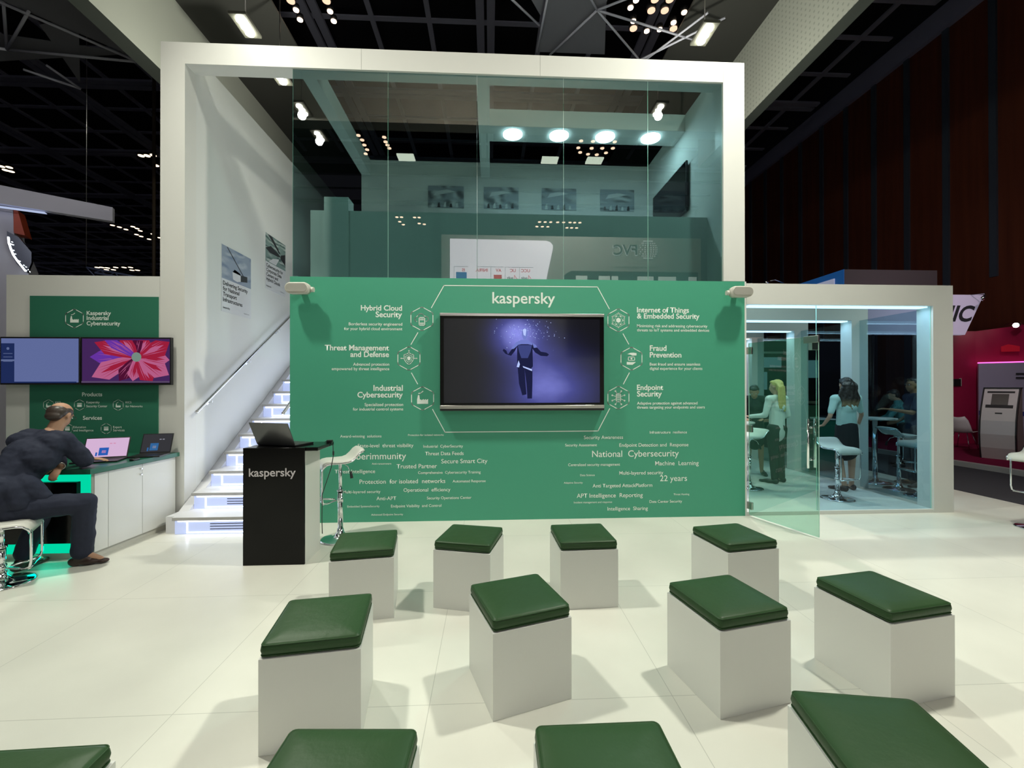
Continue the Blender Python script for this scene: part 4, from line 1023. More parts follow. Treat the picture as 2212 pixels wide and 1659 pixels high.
laptop('laptop', 'open laptop with a bright pink-white screen on the green desk', 'laptop', (-4.10, -0.50, 0.866), 0.35, LS1, tilt=115, wdt=0.38)
laptop('laptop', 'open laptop with a darker screen, right of the bright one on the desk', 'laptop', (-3.88, -0.36, 0.866), -0.30, LS2, tilt=120, wdt=0.33) if False else None
t2 = laptop('laptop', 'open laptop with a darker screen, right of the bright one on the desk', 'laptop', (-3.83, -0.17, 0.866), 0.22, LS2, tilt=112, wdt=0.30)
MB(BLACK).box(-4.42, -4.30, -0.5, -0.35, 0.865, 1.02, bev=0.01).build('desk_box', label='small black device standing behind the man\'s arm on the desk', category='device')
MB(BLACK).box(-3.76, -3.71, -0.62, -0.53, 0.865, 0.89, bev=0.01).build('computer_mouse', label='dark mouse at the right end of the green desk', category='mouse')

# two monitors over the desk
def monitor(lb, x0, x1, z0, z1, mats, draw):
    t = thing('wall_monitor', lb, 'monitor', ((x0 + x1) / 2, -0.05, z0))
    MB(BLACK).box(x0, x1, -0.075, -0.035, z0, z1, bev=0.004).build('casing', t)
    MB(BLACK).box(x0 + 0.3, x1 - 0.3, -0.035, -0.0135, z0 + 0.15, z1 - 0.15).build('wall_bracket', t)
    q = MB(*mats); q.box(x0 + 0.015, x1 - 0.015, -0.0765, -0.075, z0 + 0.025, z1 - 0.018); q.build('display', t)
    draw(t)
def d1(t):
    q = MB(E('menu_navy', (0.012, 0.022, 0.085), 1), E('menu_mark', (0.10, 0.13, 0.26), 1)); y = -0.0775
    rect2(q, -5.595, -5.45, 1.70, 2.14, y); rect2(q, -5.595, -4.77, 1.684, 1.70, y)
    disc2(q, (-5.52, 2.08), 0.016, y - .0003, m=1)
    for z in (2.02, 1.98, 1.93): rect2(q, -5.57, -5.47, z, z + 0.006, y - .0003, 1)
    rect2(q, -5.595, -5.45, 1.935, 1.955, y - .0003, 1)
    q.build('screen_menu', t)
def d2(t):
    cols = [E('petal_crimson', (0.30, 0.012, 0.04), 1), E('petal_pink', (0.42, 0.10, 0.22), 1), E('petal_violet', (0.12, 0.03, 0.32), 1), E('flower_heart', (0.16, 0.24, 0.20), 1), E('task_bar', (0.09, 0.06, 0.12), 1), E('petal_dark', (0.07, 0.005, 0.03), 1)]
    q = MB(*cols); c = (-4.105, 1.985); y = -0.0775
    x0, x1, z0, z1 = -4.715, -3.735, 1.705, 2.18
    def cl(x, z): return (min(max(x, x0), x1), min(max(z, z0), z1))
    for i, (a, L, wd, m) in enumerate(((180, .52, .10, 2), (205, .55, .11, 1), (160, .5, .09, 0), (235, .34, .08, 5), (262, .30, .075, 1), (300, .36, .1, 0), (330, .42, .11, 1), (355, .4, .085, 1), (25, .42, .12, 0), (60, .28, .09, 0), (95, .26, .09, 5), (128, .3, .1, 0), (148, .42, .06, 2))):
        a = math.radians(a); d = Vector((math.cos(a), math.sin(a))); n_ = Vector((-d.y, d.x)); C_ = Vector(c)
        pts = [C_ + n_ * 0.02, C_ + d * L * .35 + n_ * wd * .7, C_ + d * L * .7 + n_ * wd, C_ + d * L, C_ + d * L * .7 - n_ * wd, C_ + d * L * .35 - n_ * wd * .7, C_ - n_ * 0.02]
        q.quad([(cl(p.x, p.y)[0], y - 0.0001 * i, cl(p.x, p.y)[1]) for p in pts], m)
        for k2 in (-2, -1, 1, 2):
            e_ = C_ + d * L * 0.85 + n_ * wd * 0.32 * k2; s_ = C_ + d * 0.06 + n_ * 0.008 * k2; g_ = n_ * 0.004
            q.quad([(cl(p.x, p.y)[0], y - 0.0001 * i - .00003, cl(p.x, p.y)[1]) for p in (s_, s_.lerp(e_, .5) - g_, e_, s_.lerp(e_, .5) + g_)], 1 if m in (0, 2, 5) else 0)
        p2 = [C_ + n_ * 0.008, C_ + d * L * .5 + n_ * wd * .25, C_ + d * L * .8, C_ + d * L * .5 - n_ * wd * .25]
        q.quad([(cl(p.x, p.y)[0], y - 0.0001 * i - .00005, cl(p.x, p.y)[1]) for p in p2], 1 if m == 0 else 0 if m == 1 else m)
    disc2(q, c, 0.055, y - .002, 20, 3); rect2(q, x0, x1, 1.688, 1.705, y - .002, 4)
    q.build('screen_picture', t)
monitor('left wall monitor with a mostly blank blue-grey screen, over the man', -5.61, -4.735, 1.665, 2.215, (E('monitor_blue_grey', (0.105, 0.135, 0.30), 1),), d1)
monitor('right wall monitor showing a red and pink flower close-up', -4.725, -3.72, 1.66, 2.215, (E('monitor_dark_violet', (0.05, 0.018, 0.09), 1),), d2)
# ================================================================== PEOPLE
SKIN = P('skin_light', (0.50, 0.29, 0.20), 0.55, spec=0.3); SKIN2 = P('skin_tan', (0.34, 0.17, 0.10), 0.55, spec=0.3); SKIN3 = P('skin_olive', (0.42, 0.24, 0.155), 0.55, spec=0.3)
def hand(mb, wrist, d, nrm, s=1.0, curl=0.35, side=1):
    """palm with four unequal bent fingers and a thumb; d = pointing, nrm = back-of-hand normal"""
    d = Vector(d).normalized(); nrm = Vector(nrm); nrm = (nrm - d * nrm.dot(d)).normalized(); x = d.cross(nrm) * side
    w_ = Vector(wrist); pc = w_ + d * 0.085 * s
    mb.cap(w_, 0.024 * s, pc, 0.038 * s, flat=(nrm, 0.42))
    for i, (o, L, rr) in enumerate(((-0.030, 0.068, .0085), (-0.010, 0.078, .009), (0.010, 0.073, .0088), (0.029, 0.056, .0078))):
        p = pc + x * o * s + d * 0.012 * s; dirn = d
        for j, fr in enumerate((0.45, 0.32, 0.23)):
            ang = curl * (j + 0.6)
            dd = (d * math.cos(ang) - nrm * math.sin(ang)).normalized()
            p2 = p + dd * L * fr * s; mb.cap(p, rr * s * (1.12 - .08 * j), p2, rr * s * (1.05 - .1 * j), seg=8); p = p2
    p = w_ + d * 0.03 * s - x * 0.026 * s
    for L, sp in ((0.042, 0.75), (0.034, 0.45)):
        dd = (d * (1 - sp * .5) - x * sp - nrm * 0.25).normalized(); p2 = p + dd * L * s; mb.cap(p, 0.011 * s, p2, 0.0095 * s, seg=8); p = p2
def head(mb, c, R, s=1.0):
    """R columns: right, forward, up"""
    c = Vector(c); f = lambda x, y, z: c + R @ (Vector((x, y, z)) * s)
    mb.ell(f(0, -0.012, 0.025), (0.076 * s, 0.098 * s, 0.088 * s), R); mb.ell(f(0, 0.025, -0.035), (0.060 * s, 0.068 * s, 0.075 * s), R)
    mb.ell(f(0, 0.055, -0.088), (0.030 * s, 0.028 * s, 0.024 * s), R)
    mb.cap(f(0, 0.088, 0.012), 0.008 * s, f(0, 0.106, -0.028), 0.012 * s, seg=8); mb.ell(f(0, 0.088, -0.058), (0.024 * s, 0.012 * s, 0.008 * s), R)
    mb.ell(f(0, 0.072, 0.028), (0.052 * s, 0.02 * s, 0.010 * s), R)
    for q in (-1, 1): mb.ell(f(q * 0.077, -0.005, -0.005), (0.010 * s, 0.020 * s, 0.032 * s), R)
def basis(yaw, pitch=0.0, roll=0.0): return (Matrix.Rotation(yaw, 3, 'Z') @ Matrix.Rotation(pitch, 3, 'X') @ Matrix.Rotation(roll, 3, 'Y'))
def eyes(c, R, s, parent):
    q = MB(P('eye_white', (0.6, 0.6, 0.58), 0.3), BLACK); c = Vector(c)
    for k in (-1, 1):
        p = c + R @ (Vector((k * 0.031, 0.079, 0.006)) * s); q.ell(p, (0.011 * s, 0.008 * s, 0.007 * s), R); q.ell(c + R @ (Vector((k * 0.031, 0.0855, 0.006)) * s), (0.005 * s, 0.003 * s, 0.005 * s), R, m=1)
    q.build('eyes', parent, local=True)
def shoe(mb, heel, d, s=1.0, hh=0.07):
    heel = Vector(heel); d = Vector(d).normalized(); x = d.cross(Vector((0, 0, 1))); R = Matrix((x, d, Vector((0, 0, 1)))).transposed()
    mb.ell(heel + d * 0.045 + Vector((0, 0, 0.042)), (0.038 * s, 0.058, 0.046), R); mb.ell(heel + d * 0.14 + Vector((0, 0, 0.034)), (0.045 * s, 0.10, 0.034), R); mb.ell(heel + d * 0.235 + Vector((0, 0, 0.024)), (0.036 * s, 0.058, 0.023), R)

def person(lb, loc, yaw, J, skin, top, bottom, shoes_m, hair, hair_fn, s=1.0, skirt=False, sleeves='long', head_yaw=0.0, head_pitch=0.0, group=None, vox=0.013, female=False, beard=False, tunic=False):
    """J: joints in local coordinates; +Y is where the chest points"""
    j = dict(pel=(0, 0, 0.93), chest=(0, 0.0, 1.28), neck=(0, -0.01, 1.45), head=(0, 0.02, 1.60), shL=(-0.185, 0, 1.40), shR=(0.185, 0, 1.40), elL=(-0.22, -0.02, 1.12), elR=(0.22, -0.02, 1.12), wrL=(-0.22, 0.08, 0.88), wrR=(0.22, 0.08, 0.88),
             hiL=(-0.09, 0, 0.90), hiR=(0.09, 0, 0.90), knL=(-0.10, 0.02, 0.49), knR=(0.10, 0.02, 0.49), anL=(-0.11, -0.02, 0.09), anR=(0.11, -0.02, 0.09), toL=(-0.3, 1, 0), toR=(0.3, 1, 0), hdL=(0, 0.3, -1), hdR=(0, 0.3, -1), nmL=(-1, 0, 0), nmR=(1, 0, 0))
    j.update(J); j = {k: Vector(v) * s if k[:2] not in ('to', 'hd', 'nm') else Vector(v) for k, v in j.items()}
    R = basis(head_yaw, head_pitch); fem = 0.88 if female else 1.0
    mb = MB(skin)
    mb.cap(j['pel'], 0.135 * s, j['chest'], 0.145 * s * fem, flat=((0, 1, 0), 0.68)); mb.cap(j['chest'], 0.13 * s, j['neck'], 0.06 * s); mb.cap(j['neck'], 0.052 * s, j['head'] - Vector((0, 0, 0.03)), 0.050 * s)
    mb.cap(j['shL'], 0.052 * s, j['shR'], 0.052 * s)
    head(mb, j['head'], R, s * 0.98)
    for S in 'LR':
        mb.cap(j['sh' + S], 0.048 * s * fem, j['el' + S], 0.037 * s * fem); mb.cap(j['el' + S], 0.036 * s * fem, j['wr' + S], 0.024 * s)
        hand(mb, j['wr' + S], j['hd' + S], j['nm' + S], s, 0.3, -1 if S == 'L' else 1)
        mb.cap(j['hi' + S] - Vector((0, 0, 0.12 if skirt else 0)), (0.062 if skirt else 0.088) * s, j['kn' + S], 0.055 * s); mb.cap(j['kn' + S], 0.054 * s, j['an' + S], 0.034 * s)
        t = j['to' + S].normalized(); mb.cap(j['an' + S] - Vector((0, 0, 0.03)), 0.03 * s, j['an' + S] + t * 0.14 - Vector((0, 0, 0.06)), 0.022)
    body = blob(mb, 'person', skin, vox, 5, label=lb, category='person', group=group)
    o = body; o.location = loc; o.rotation_euler = (0, 0, yaw)
    # upper garment
    mb = MB(top); e = 0.016
    bot = j['pel'] - Vector((0, 0, 0.10 if tunic else 0.02))
    mb.cap(bot, 0.150 * s, j['chest'], (0.158 * fem) * s, flat=((0, 1, 0), 0.72)); mb.cap(j['chest'], 0.14 * s, j['neck'] - Vector((0, 0, 0.03)), 0.075 * s); mb.cap(j['shL'], 0.066 * s, j['shR'], 0.066 * s)
    for S in 'LR':
        if sleeves != 'none':
            end = j['el' + S] if sleeves != 'short' else j['sh' + S].lerp(j['el' + S], 0.75)
            mb.cap(j['sh' + S], 0.066 * s * fem, end, 0.052 * s * fem)
        if sleeves == 'long': mb.cap(j['el' + S], 0.051 * s * fem, j['el' + S].lerp(j['wr' + S], 0.93), 0.036 * s)
    blob(mb, 'shirt', top, vox, 4, parent=o, disp=(0.12, 0.012))
    mb = MB(bottom)
    if skirt:
        mb.cap(j['pel'] + Vector((0, 0, 0.02)), 0.158 * s, j['pel'] - Vector((0, 0, 0.30)), 0.172 * s, flat=((0, 1, 0), 0.8)); mb.cap(j['pel'] - Vector((0, 0, 0.2)), 0.16 * s, (j['knL'] + j['knR']) / 2 + Vector((0, 0, 0.1)), 0.145 * s, flat=((0, 1, 0), 0.75))
    else:
        mb.cap(j['pel'] - Vector((0, 0, 0.04)), 0.145 * s, j['pel'] + Vector((0, 0, 0.04)), 0.14 * s, flat=((0, 1, 0), 0.74))
        for S in 'LR':
            mb.cap(j['hi' + S], 0.103 * s, j['kn' + S], 0.072 * s); mb.cap(j['kn' + S], 0.070 * s, j['an' + S] + Vector((0, 0, 0.0)), 0.056 * s)
    blob(mb, 'skirt' if skirt else 'trousers', bottom, vox, 4, parent=o, disp=(0.15, 0.01))
    mb = MB(shoes_m)
    for S in 'LR': shoe(mb, (j['an' + S].x, j['an' + S].y - 0.06, 0), j['to' + S], s)
    blob(mb, 'shoes', shoes_m, 0.010, 2, parent=o)
    eyes(j['head'], R, s * 0.98, o)
    mb = MB(hair); hair_fn(mb, j['head'], R, s); blob(mb, 'hair', hair, 0.010, 2, parent=o, disp=(0.03, 0.012))
    return o
def hf(c, R, s): return lambda x, y, z: Vector(c) + R @ (Vector((x, y, z)) * s)
def h_short(mb, c, R, s):
    f = hf(c, R, s); mb.ell(f(0, -0.030, 0.040), (0.082 * s, 0.092 * s, 0.086 * s), R); mb.ell(f(0, -0.055, -0.02), (0.074 * s, 0.06 * s, 0.07 * s), R); mb.ell(f(0, 0.03, 0.085), (0.06 * s, 0.05 * s, 0.03 * s), R)
def h_balding(mb, c, R, s):
    f = hf(c, R, s)
    mb.ell(f(0, -0.045, 0.012), (0.0805 * s, 0.072 * s, 0.066 * s), R); mb.ell(f(0, -0.060, -0.035), (0.068 * s, 0.048 * s, 0.045 * s), R)
    for q in (-1, 1): mb.ell(f(q * 0.066, -0.005, 0.030), (0.015 * s, 0.045 * s, 0.035 * s), R)
def h_long(mb, c, R, s, L=0.46, w=0.085, wav=0.0):
    h_short(mb, c, R, s); f = hf(c, R, s)
    for k in range(13):
        x = (k - 6) / 6; a = f(x * 0.070, -0.050 - 0.045 * (1 - x * x), 0.05)
        z0 = a.z; p = a; r = 0.020 * s
        for i in range(7):
            t = (i + 1) / 7; sw = math.sin(t * 9 + k * 1.7) * wav
            n_ = Vector((Vector(c).x + (R @ Vector((x * (0.085 + 0.030 * math.sin(t * 2.5)) + sw, -0.085 - 0.035 * (1 - abs(x)) - 0.02 * t - abs(sw) * .4, 0))).x * s, Vector(c).y + (R @ Vector((x * (0.09 + 0.03 * math.sin(t * 2.5)) + sw, -0.085 - 0.035 * (1 - abs(x)) - 0.02 * t, 0))).y * s, z0 - t * (L - 0.06 * abs(x)) * s))
            mb.cap(p, r, n_, r * (0.97 if i < 5 else 0.7), seg=8); p = n_
def h_longwave(mb, c, R, s): h_long(mb, c, R, s, 0.42, 0.1, 0.022)
def h_bun(mb, c, R, s): h_short(mb, c, R, s); mb.ell(hf(c, R, s)(0, -0.125, 0.0), (0.035 * s,) * 3)
def hairmat(name, c, c2=None, z0=None):
    m = P(name, c, 0.42)
    if c2:
        n, l = nt(m); b_ = n['Principled BSDF']; tc = n.new('ShaderNodeTexCoord'); se = n.new('ShaderNodeSeparateXYZ'); mr = n.new('ShaderNodeMapRange')
        mr.inputs['From Min'].default_value = z0[0]; mr.inputs['From Max'].default_value = z0[1]
        mx = n.new('ShaderNodeMix'); mx.data_type = 'RGBA'; mx.inputs[6].default_value = (*c, 1); mx.inputs[7].default_value = (*c2, 1)
        l.new(tc.outputs['Object'], se.inputs[0]); l.new(se.outputs[2], mr.inputs[0]); l.new(mr.outputs[0], mx.inputs[0]); l.new(mx.outputs[2], b_.inputs['Base Color'])
    return m
DARKH = hairmat('hair_black', (0.02, 0.016, 0.014)); BLONDE = hairmat('hair_blonde', (0.52, 0.40, 0.13)); OMBRE = hairmat('hair_dark_with_blonde_ends', (0.022, 0.016, 0.012), (0.30, 0.21, 0.10), (1.40, 1.25)); GREYH = hairmat('hair_grey', (0.2, 0.18, 0.16))
NAVY = P('navy_suit_cloth', (0.022, 0.026, 0.045), 0.8, spec=0.2, bump=(120, 0.1)); NAVY2 = P('navy_tshirt', (0.03, 0.035, 0.08), 0.85); WHITEC = P('white_blouse', (0.66, 0.68, 0.68), 0.75); TEALC = P('pale_mint_blouse', (0.42, 0.60, 0.56), 0.75)
BLACKC = P('black_cloth', (0.014, 0.015, 0.016), 0.85); BROWNL = P('dark_brown_shoe_leather', (0.035, 0.018, 0.014), 0.3); GREYC = P('grey_cloth', (0.11, 0.09, 0.10), 0.85)
# blonde woman seen from behind in the glass room, turned left to a table
person('woman with long blonde hair in a white blouse, behind the open glass door', (4.72, 1.60, 0.045), 0.35,
       dict(elL=(-0.24, 0.03, 1.13), wrL=(-0.33, 0.25, 1.10), hdL=(-0.6, 1, 0.1), nmL=(0, 0, 1), elR=(0.235, -0.03, 1.12), wrR=(0.15, 0.16, 1.02), hdR=(-0.7, 0.7, 0), nmR=(0.5, 0.5, 0.5), anL=(-0.10, -0.03, 0.09), anR=(0.11, 0.0, 0.09), knL=(-0.09, 0.0, 0.49)),
       SKIN, WHITEC, BLACKC, BLACK, BLONDE, h_long, s=0.985, female=True, tunic=True, head_yaw=0.25, head_pitch=-0.1)
person('dark-haired person in black with a bowed head, facing the blonde woman at the table', (4.78, 2.30, 0.045), PI - 0.6,
       dict(head=(0, 0.10, 1.53), neck=(0, 0.04, 1.42), chest=(0, 0.03, 1.27), elL=(-0.23, 0.02, 1.12), wrL=(-0.14, 0.26, 1.04), hdL=(0.2, 1, 0), nmL=(0, 0, 1), elR=(0.23, 0.02, 1.12), wrR=(0.12, 0.27, 1.04), hdR=(-0.2, 1, 0), nmR=(0, 0, 1)),
       SKIN3, BLACKC, BLACKC, BLACK, DARKH, h_short, s=0.97, skirt=True, female=True, head_pitch=-0.55)
person('woman with long dark hair fading to blonde, in a pale mint blouse', (5.42, 1.02, 0.045), 0.0,
       dict(elL=(-0.26, 0.0, 1.13), wrL=(-0.24, 0.16, 0.98), hdL=(0.2, 1, -0.2), nmL=(-0.6, 0, 1), shR=(0.19, 0.02, 1.40), elR=(0.33, 0.10, 1.15), wrR=(0.44, 0.28, 0.98), hdR=(0.4, 1, -0.2), nmR=(0, 0, 1), anL=(-0.06, -0.03, 0.09), anR=(0.12, 0.05, 0.09)),
       SKIN, TEALC, BLACKC, BLACK, OMBRE, h_longwave, s=1.0, female=True, sleeves='short', head_yaw=-0.15, head_pitch=-0.12, skirt=True)
person('man in a navy T-shirt pointing left, beside the right portal', (6.95, 1.45, 0.0), 1.25,
       dict(elL=(-0.22, 0.14, 1.17), wrL=(-0.20, 0.42, 1.22), hdL=(0.1, 1, 0.08), nmL=(0, -0.1, 1), shL=(-0.2, 0.03, 1.42), elR=(0.235, -0.08, 1.14), wrR=(0.22, 0.12, 1.00), hdR=(0, 1, -0.2), nmR=(1, 0, 0.2)),
       SKIN2, NAVY2, GREYC, BLACK, DARKH, h_short, s=1.03, sleeves='short', head_yaw=0.15)
person('bald man in dark clothes standing behind the woman in mint', (8.12, 3.95, -0.08), 2.4, dict(), SKIN, BLACKC, BLACKC, BLACK, GREYH, h_balding, s=0.99, head_yaw=0.2)
person('brown-haired person half hidden behind the edge of the glass door', (6.05, 2.95, 0.0), -1.4, dict(), SKIN3, BLACKC, BLACKC, BLACK, hairmat('hair_brown', (0.07, 0.035, 0.02)), h_short, s=0.98, head_yaw=0.2)
CHK = P('teal_checked_shirt', (0.10, 0.38, 0.40), 0.8); n_, l_ = nt(CHK); ck = n_.new('ShaderNodeTexChecker'); ck.inputs['Scale'].default_value = 60; ck.inputs[1].default_value = (0.10, 0.38, 0.40, 1); ck.inputs[2].default_value = (0.02, 0.10, 0.12, 1); l_.new(ck.outputs[0], n_['Principled BSDF'].inputs['Base Color'])
person('person in a teal checked shirt bending behind the pointing man', (8.8, 3.5, -0.08), 0.9, dict(head=(0, 0.17, 1.56), neck=(0, 0.09, 1.44), chest=(0, 0.05, 1.25), shL=(-0.18, 0.12, 1.30), shR=(0.18, 0.12, 1.30), elL=(-0.2, 0.25, 1.08), elR=(0.2, 0.25, 1.08), wrL=(-0.15, 0.42, 1.0), wrR=(0.15, 0.42, 1.0), hdL=(0, 1, 0), hdR=(0, 1, 0), nmL=(0, 0, 1), nmR=(0, 0, 1)),
       SKIN3, CHK, BLACKC, BLACK, DARKH, h_short, s=0.97, head_pitch=-0.4)

# ------------------------------------------------ seated man in the navy suit (world coordinates)
def seated_man():
    V_ = Vector; U = V_((0, 0, 1))
    Fv = V_((0.36, 0.93, 0)).normalized()
    pel = V_((-4.18, -1.41, 0.63)); wst = V_((-4.18, -1.38, 0.80)); chest = V_((-4.12, -1.22, 1.02)); neck = V_((-4.085, -1.05, 1.235)); hd = V_((-4.075, -1.0, 1.372))
    shR = V_((-3.91, -1.15, 1.155)); shL = V_((-4.29, -1.07, 1.17))
    elR = V_((-3.83, -1.03, 0.945)); wrR = V_((-4.00, -0.82, 0.925)); elL = V_((-4.26, -0.84, 0.945)); wrL = V_((-3.99, -1.09, 0.90))
    hiR = V_((-4.08, -1.42, 0.60)); hiL = V_((-4.22, -1.33, 0.60))
    knR = V_((-3.64, -1.24, 0.60)); anR = V_((-3.755, -1.14, 0.115)); knL = V_((-4.12, -1.10, 0.55)); anL = V_((-4.20, -1.20, 0.115))
    toR = V_((0.95, 0.30, 0)).normalized(); toL = V_((0.10, 1.0, 0)).normalized()
    Rh = basis(math.atan2(0.02, 1.0), -0.5)
    mb = MB(SKIN3)
    mb.cap(pel, 0.13, wst, 0.125); mb.cap(wst, 0.125, chest, 0.13); mb.cap(chest, 0.12, neck, 0.06); mb.cap(neck, 0.060, hd - U * 0.02, 0.056); mb.cap(shL, 0.055, shR, 0.055)
    head(mb, hd, Rh, 1.02)
    mb.cap(shR, 0.05, elR, 0.04); mb.cap(elR, 0.038, wrR, 0.026); mb.cap(shL, 0.05, elL, 0.04); mb.cap(elL, 0.038, wrL, 0.026)
    hand(mb, wrR, V_((0.93, 0.30, -0.05)), (0, 0, 1), 1.0, 0.22, 1); hand(mb, wrL, V_((0.10, -0.72, -0.62)), (0.3, -0.5, 0.8), 0.95, 0.7, -1)
    for a, k, n_ in ((hiR, knR, anR), (hiL, knL, anL)): mb.cap(a, 0.09, k, 0.058); mb.cap(k, 0.055, n_, 0.034)
    mb.cap(anR, 0.034, anR + toR * 0.14 - U * 0.075, 0.024); mb.cap(anL, 0.034, anL + toL * 0.13 - U * 0.075, 0.024)
    o = blob(mb, 'person', SKIN3, 0.0085, 4, local=False, label='balding man in a navy suit leaning over the green desk', category='person')
    mb = MB(NAVY)
    mb.cap(pel + V_((-0.05, 0.02, 0.03)), 0.155, pel + V_((0.07, -0.03, 0.03)), 0.145); mb.cap(pel + U * 0.02, 0.165, wst + U * 0.03, 0.165); mb.cap(wst, 0.165, chest, 0.175)
    mb.cap(chest + V_((-0.09, 0.03, 0.0)), 0.145, chest + V_((0.10, -0.03, 0.0)), 0.15); mb.cap(chest + V_((0, 0.0, 0.03)), 0.15, neck - Fv * 0.05 - U * 0.06, 0.085); mb.cap(shL, 0.085, shR, 0.085)
    mb.cap(shL - Fv * 0.06 - U * 0.03, 0.09, shR - Fv * 0.06 - U * 0.03, 0.09)
    mb.cap(shR, 0.083, elR, 0.068); mb.cap(elR, 0.066, elR.lerp(wrR, 0.90), 0.046); mb.cap(shL, 0.080, elL, 0.066); mb.cap(elL, 0.064, elL.lerp(wrL, 0.88), 0.046)
    # lower flap of the jacket hanging over seat and thigh
    mb.cap(V_((-4.02, -1.46, 0.78)), 0.09, V_((-3.98, -1.46, 0.66)), 0.075); mb.cap(V_((-4.10, -1.50, 0.80)), 0.10, V_((-4.18, -1.54, 0.62)), 0.085); mb.cap(V_((-3.98, -1.40, 0.80)), 0.09, V_((-3.88, -1.36, 0.68)), 0.06)
    blob(mb, 'suit_jacket', NAVY, 0.010, 3, parent=o, local=False, disp=(0.09, 0.026))
    mb = MB(P('collar_white', (0.5, 0.5, 0.52), 0.7)); mb.ell(neck - U * 0.005 - Fv * 0.012, (0.062, 0.062, 0.02)); blob(mb, 'shirt_collar', MATS['collar_white'], 0.008, 1, parent=o, local=False)
    mb = MB(NAVY)
    mb.cap(hiL, 0.125, hiR, 0.13); mb.cap(hiR, 0.122, knR, 0.088); mb.cap(knR, 0.086, anR + U * 0.02, 0.084); mb.cap(hiL, 0.112, knL, 0.085); mb.cap(knL, 0.08, anL + U * 0.03, 0.072)
    blob(mb, 'suit_trousers', NAVY, 0.010, 3, parent=o, local=False, disp=(0.12, 0.02))
    for an, to in ((anR, toR), (anL, toL)):
        mb = MB(BROWNL); shoe(mb, V_((an.x, an.y, 0)) - to * 0.09, to, 1.05); mb.cap(an - U * 0.035 - to * 0.02, 0.046, an + to * 0.05 - U * 0.060, 0.040); blob(mb, 'shoe', BROWNL, 0.0075, 2, parent=o, local=False)
    mb = MB(DARKH); h_balding(mb, hd, Rh, 1.02); blob(mb, 'hair', hairmat('hair_close_cropped', (0.045, 0.032, 0.026)), 0.007, 1, parent=o, local=False)
    f = hf(hd, Rh, 1.02)
    q = MB(P('spectacle_metal', (0.08, 0.07, 0.06), 0.3, 0.8))
    for k in (-1, 1):
        q.tube([f(k * 0.080, 0.0, 0.012), f(k * 0.066, 0.088, 0.010)], 0.0018, seg=6)
        q.tube([f(k * 0.034 + 0.024 * math.cos(2 * PI * i / 14), 0.097, 0.004 + 0.018 * math.sin(2 * PI * i / 14)) for i in range(14)], 0.0014, seg=6, closed=True)
    q.build('spectacles', o)
    q = MB(P('eye_white2', (0.6, 0.6, 0.58), 0.3), BLACK)
    for k in (-1, 1): q.ell(f(k * 0.031, 0.079, 0.006), (0.011, 0.008, 0.007), Rh); q.ell(f(k * 0.031, 0.0855, 0.006), (0.005, 0.003, 0.005), Rh, m=1)
    q.build('eyes', o)
    q = MB(STEEL)
    d = (wrL - elL).normalized(); x, y = frame_of(d); c = elL.lerp(wrL, 0.97)
    q.tube([c + (x * math.cos(2 * PI * i / 16) + y * math.sin(2 * PI * i / 16)) * 0.031 for i in range(16)], 0.006, seg=6, closed=True); q.build('wristwatch', o)
    q = MB(WHITEC); q.ell(V_((-4.085, -1.60, 0.70)), (0.010, 0.010, 0.035)); q.build('shirt_tail', o)
seated_man()

person('person in a dark jacket cut off by the left edge of the picture', (-5.74, -0.60, 0.0), 0.3, dict(elR=(0.27, 0.06, 1.12), wrR=(0.20, 0.25, 1.0), hdR=(0, 1, 0), nmR=(0, 0, 1)), SKIN3, NAVY, BLACKC, BLACK, DARKH, h_short, s=0.90)
# ================================================================== INSIDE / BESIDE THE GLASS ROOM
def high_table(lb, x, y, z=1.10, r=0.30, base=0.0):
    t = thing('high_table', lb, 'table', (x, y, base))
    MB(WHITE).lathe([(0, z - 0.03), (r - 0.01, z - 0.03), (r, z - 0.02), (r, z - 0.008), (r - 0.008, z), (0, z)], (x, y, base), 40).build('table_top', t)
    MB(CHROME).cyl((x, y, base + 0.02), (x, y, base + z - 0.03), 0.035, seg=20).build('pole', t)
    MB(CHROME).lathe([(0, 0), (0.24, 0), (0.245, 0.008), (0.2, 0.02), (0.06, 0.04), (0.035, 0.08), (0, 0.08)], (x, y, base), 40).build('base', t)
high_table('round white high table in front of the blonde woman', 4.22, 1.95, 0.98, 0.30, 0.045)
high_table('round white high table between the woman in mint and the pointing man', 6.52, 1.72, 1.10, 0.30)
bar_stool('bar stool just inside the glass front, right of the open door', (4.90, 0.57, 0.045), PI / 2 + 0.1, 0.72)
bar_stool('bar stool whose seat edge catches light, in front of the pointing man', (6.45, 1.22, 0), PI * 0.98, 0.86)
bar_stool('white-seated bar stool against the right portal, seen through two panes', (6.38, 0.80, 0), -0.1, 0.80)
bar_stool('chrome bar stool partly hidden behind the door hinges', (4.03, 1.25, 0.045), 0.3, 0.80)
CT = thing('reception_counter', 'cream counter with drawers behind the bar stools, outside the glass room', 'counter', (7.0, 3.0, 0))
CR = P('cream_board', (0.62, 0.52, 0.38), 0.5)
MB(CR).box(6.75, 7.25, 2.75, 3.25, 0.0, 0.92, bev=0.003).build('body', CT)
d_ = MB(CR).box(6.78, 7.22, 2.735, 2.75, 0.68, 0.90, bev=0.003).build('drawer', CT); MB(STEEL).cyl((7.1, 2.735, 0.79), (7.1, 2.72, 0.79), 0.012, seg=10).build('knob', d_)
MB(BLACK).box(6.70, 7.28, 2.70, 3.28, 0.92, 1.02, bev=0.004).build('top', CT)
CT = thing('counter', 'dark green counter behind the woman in mint', 'counter', (6.5, 2.9, 0))
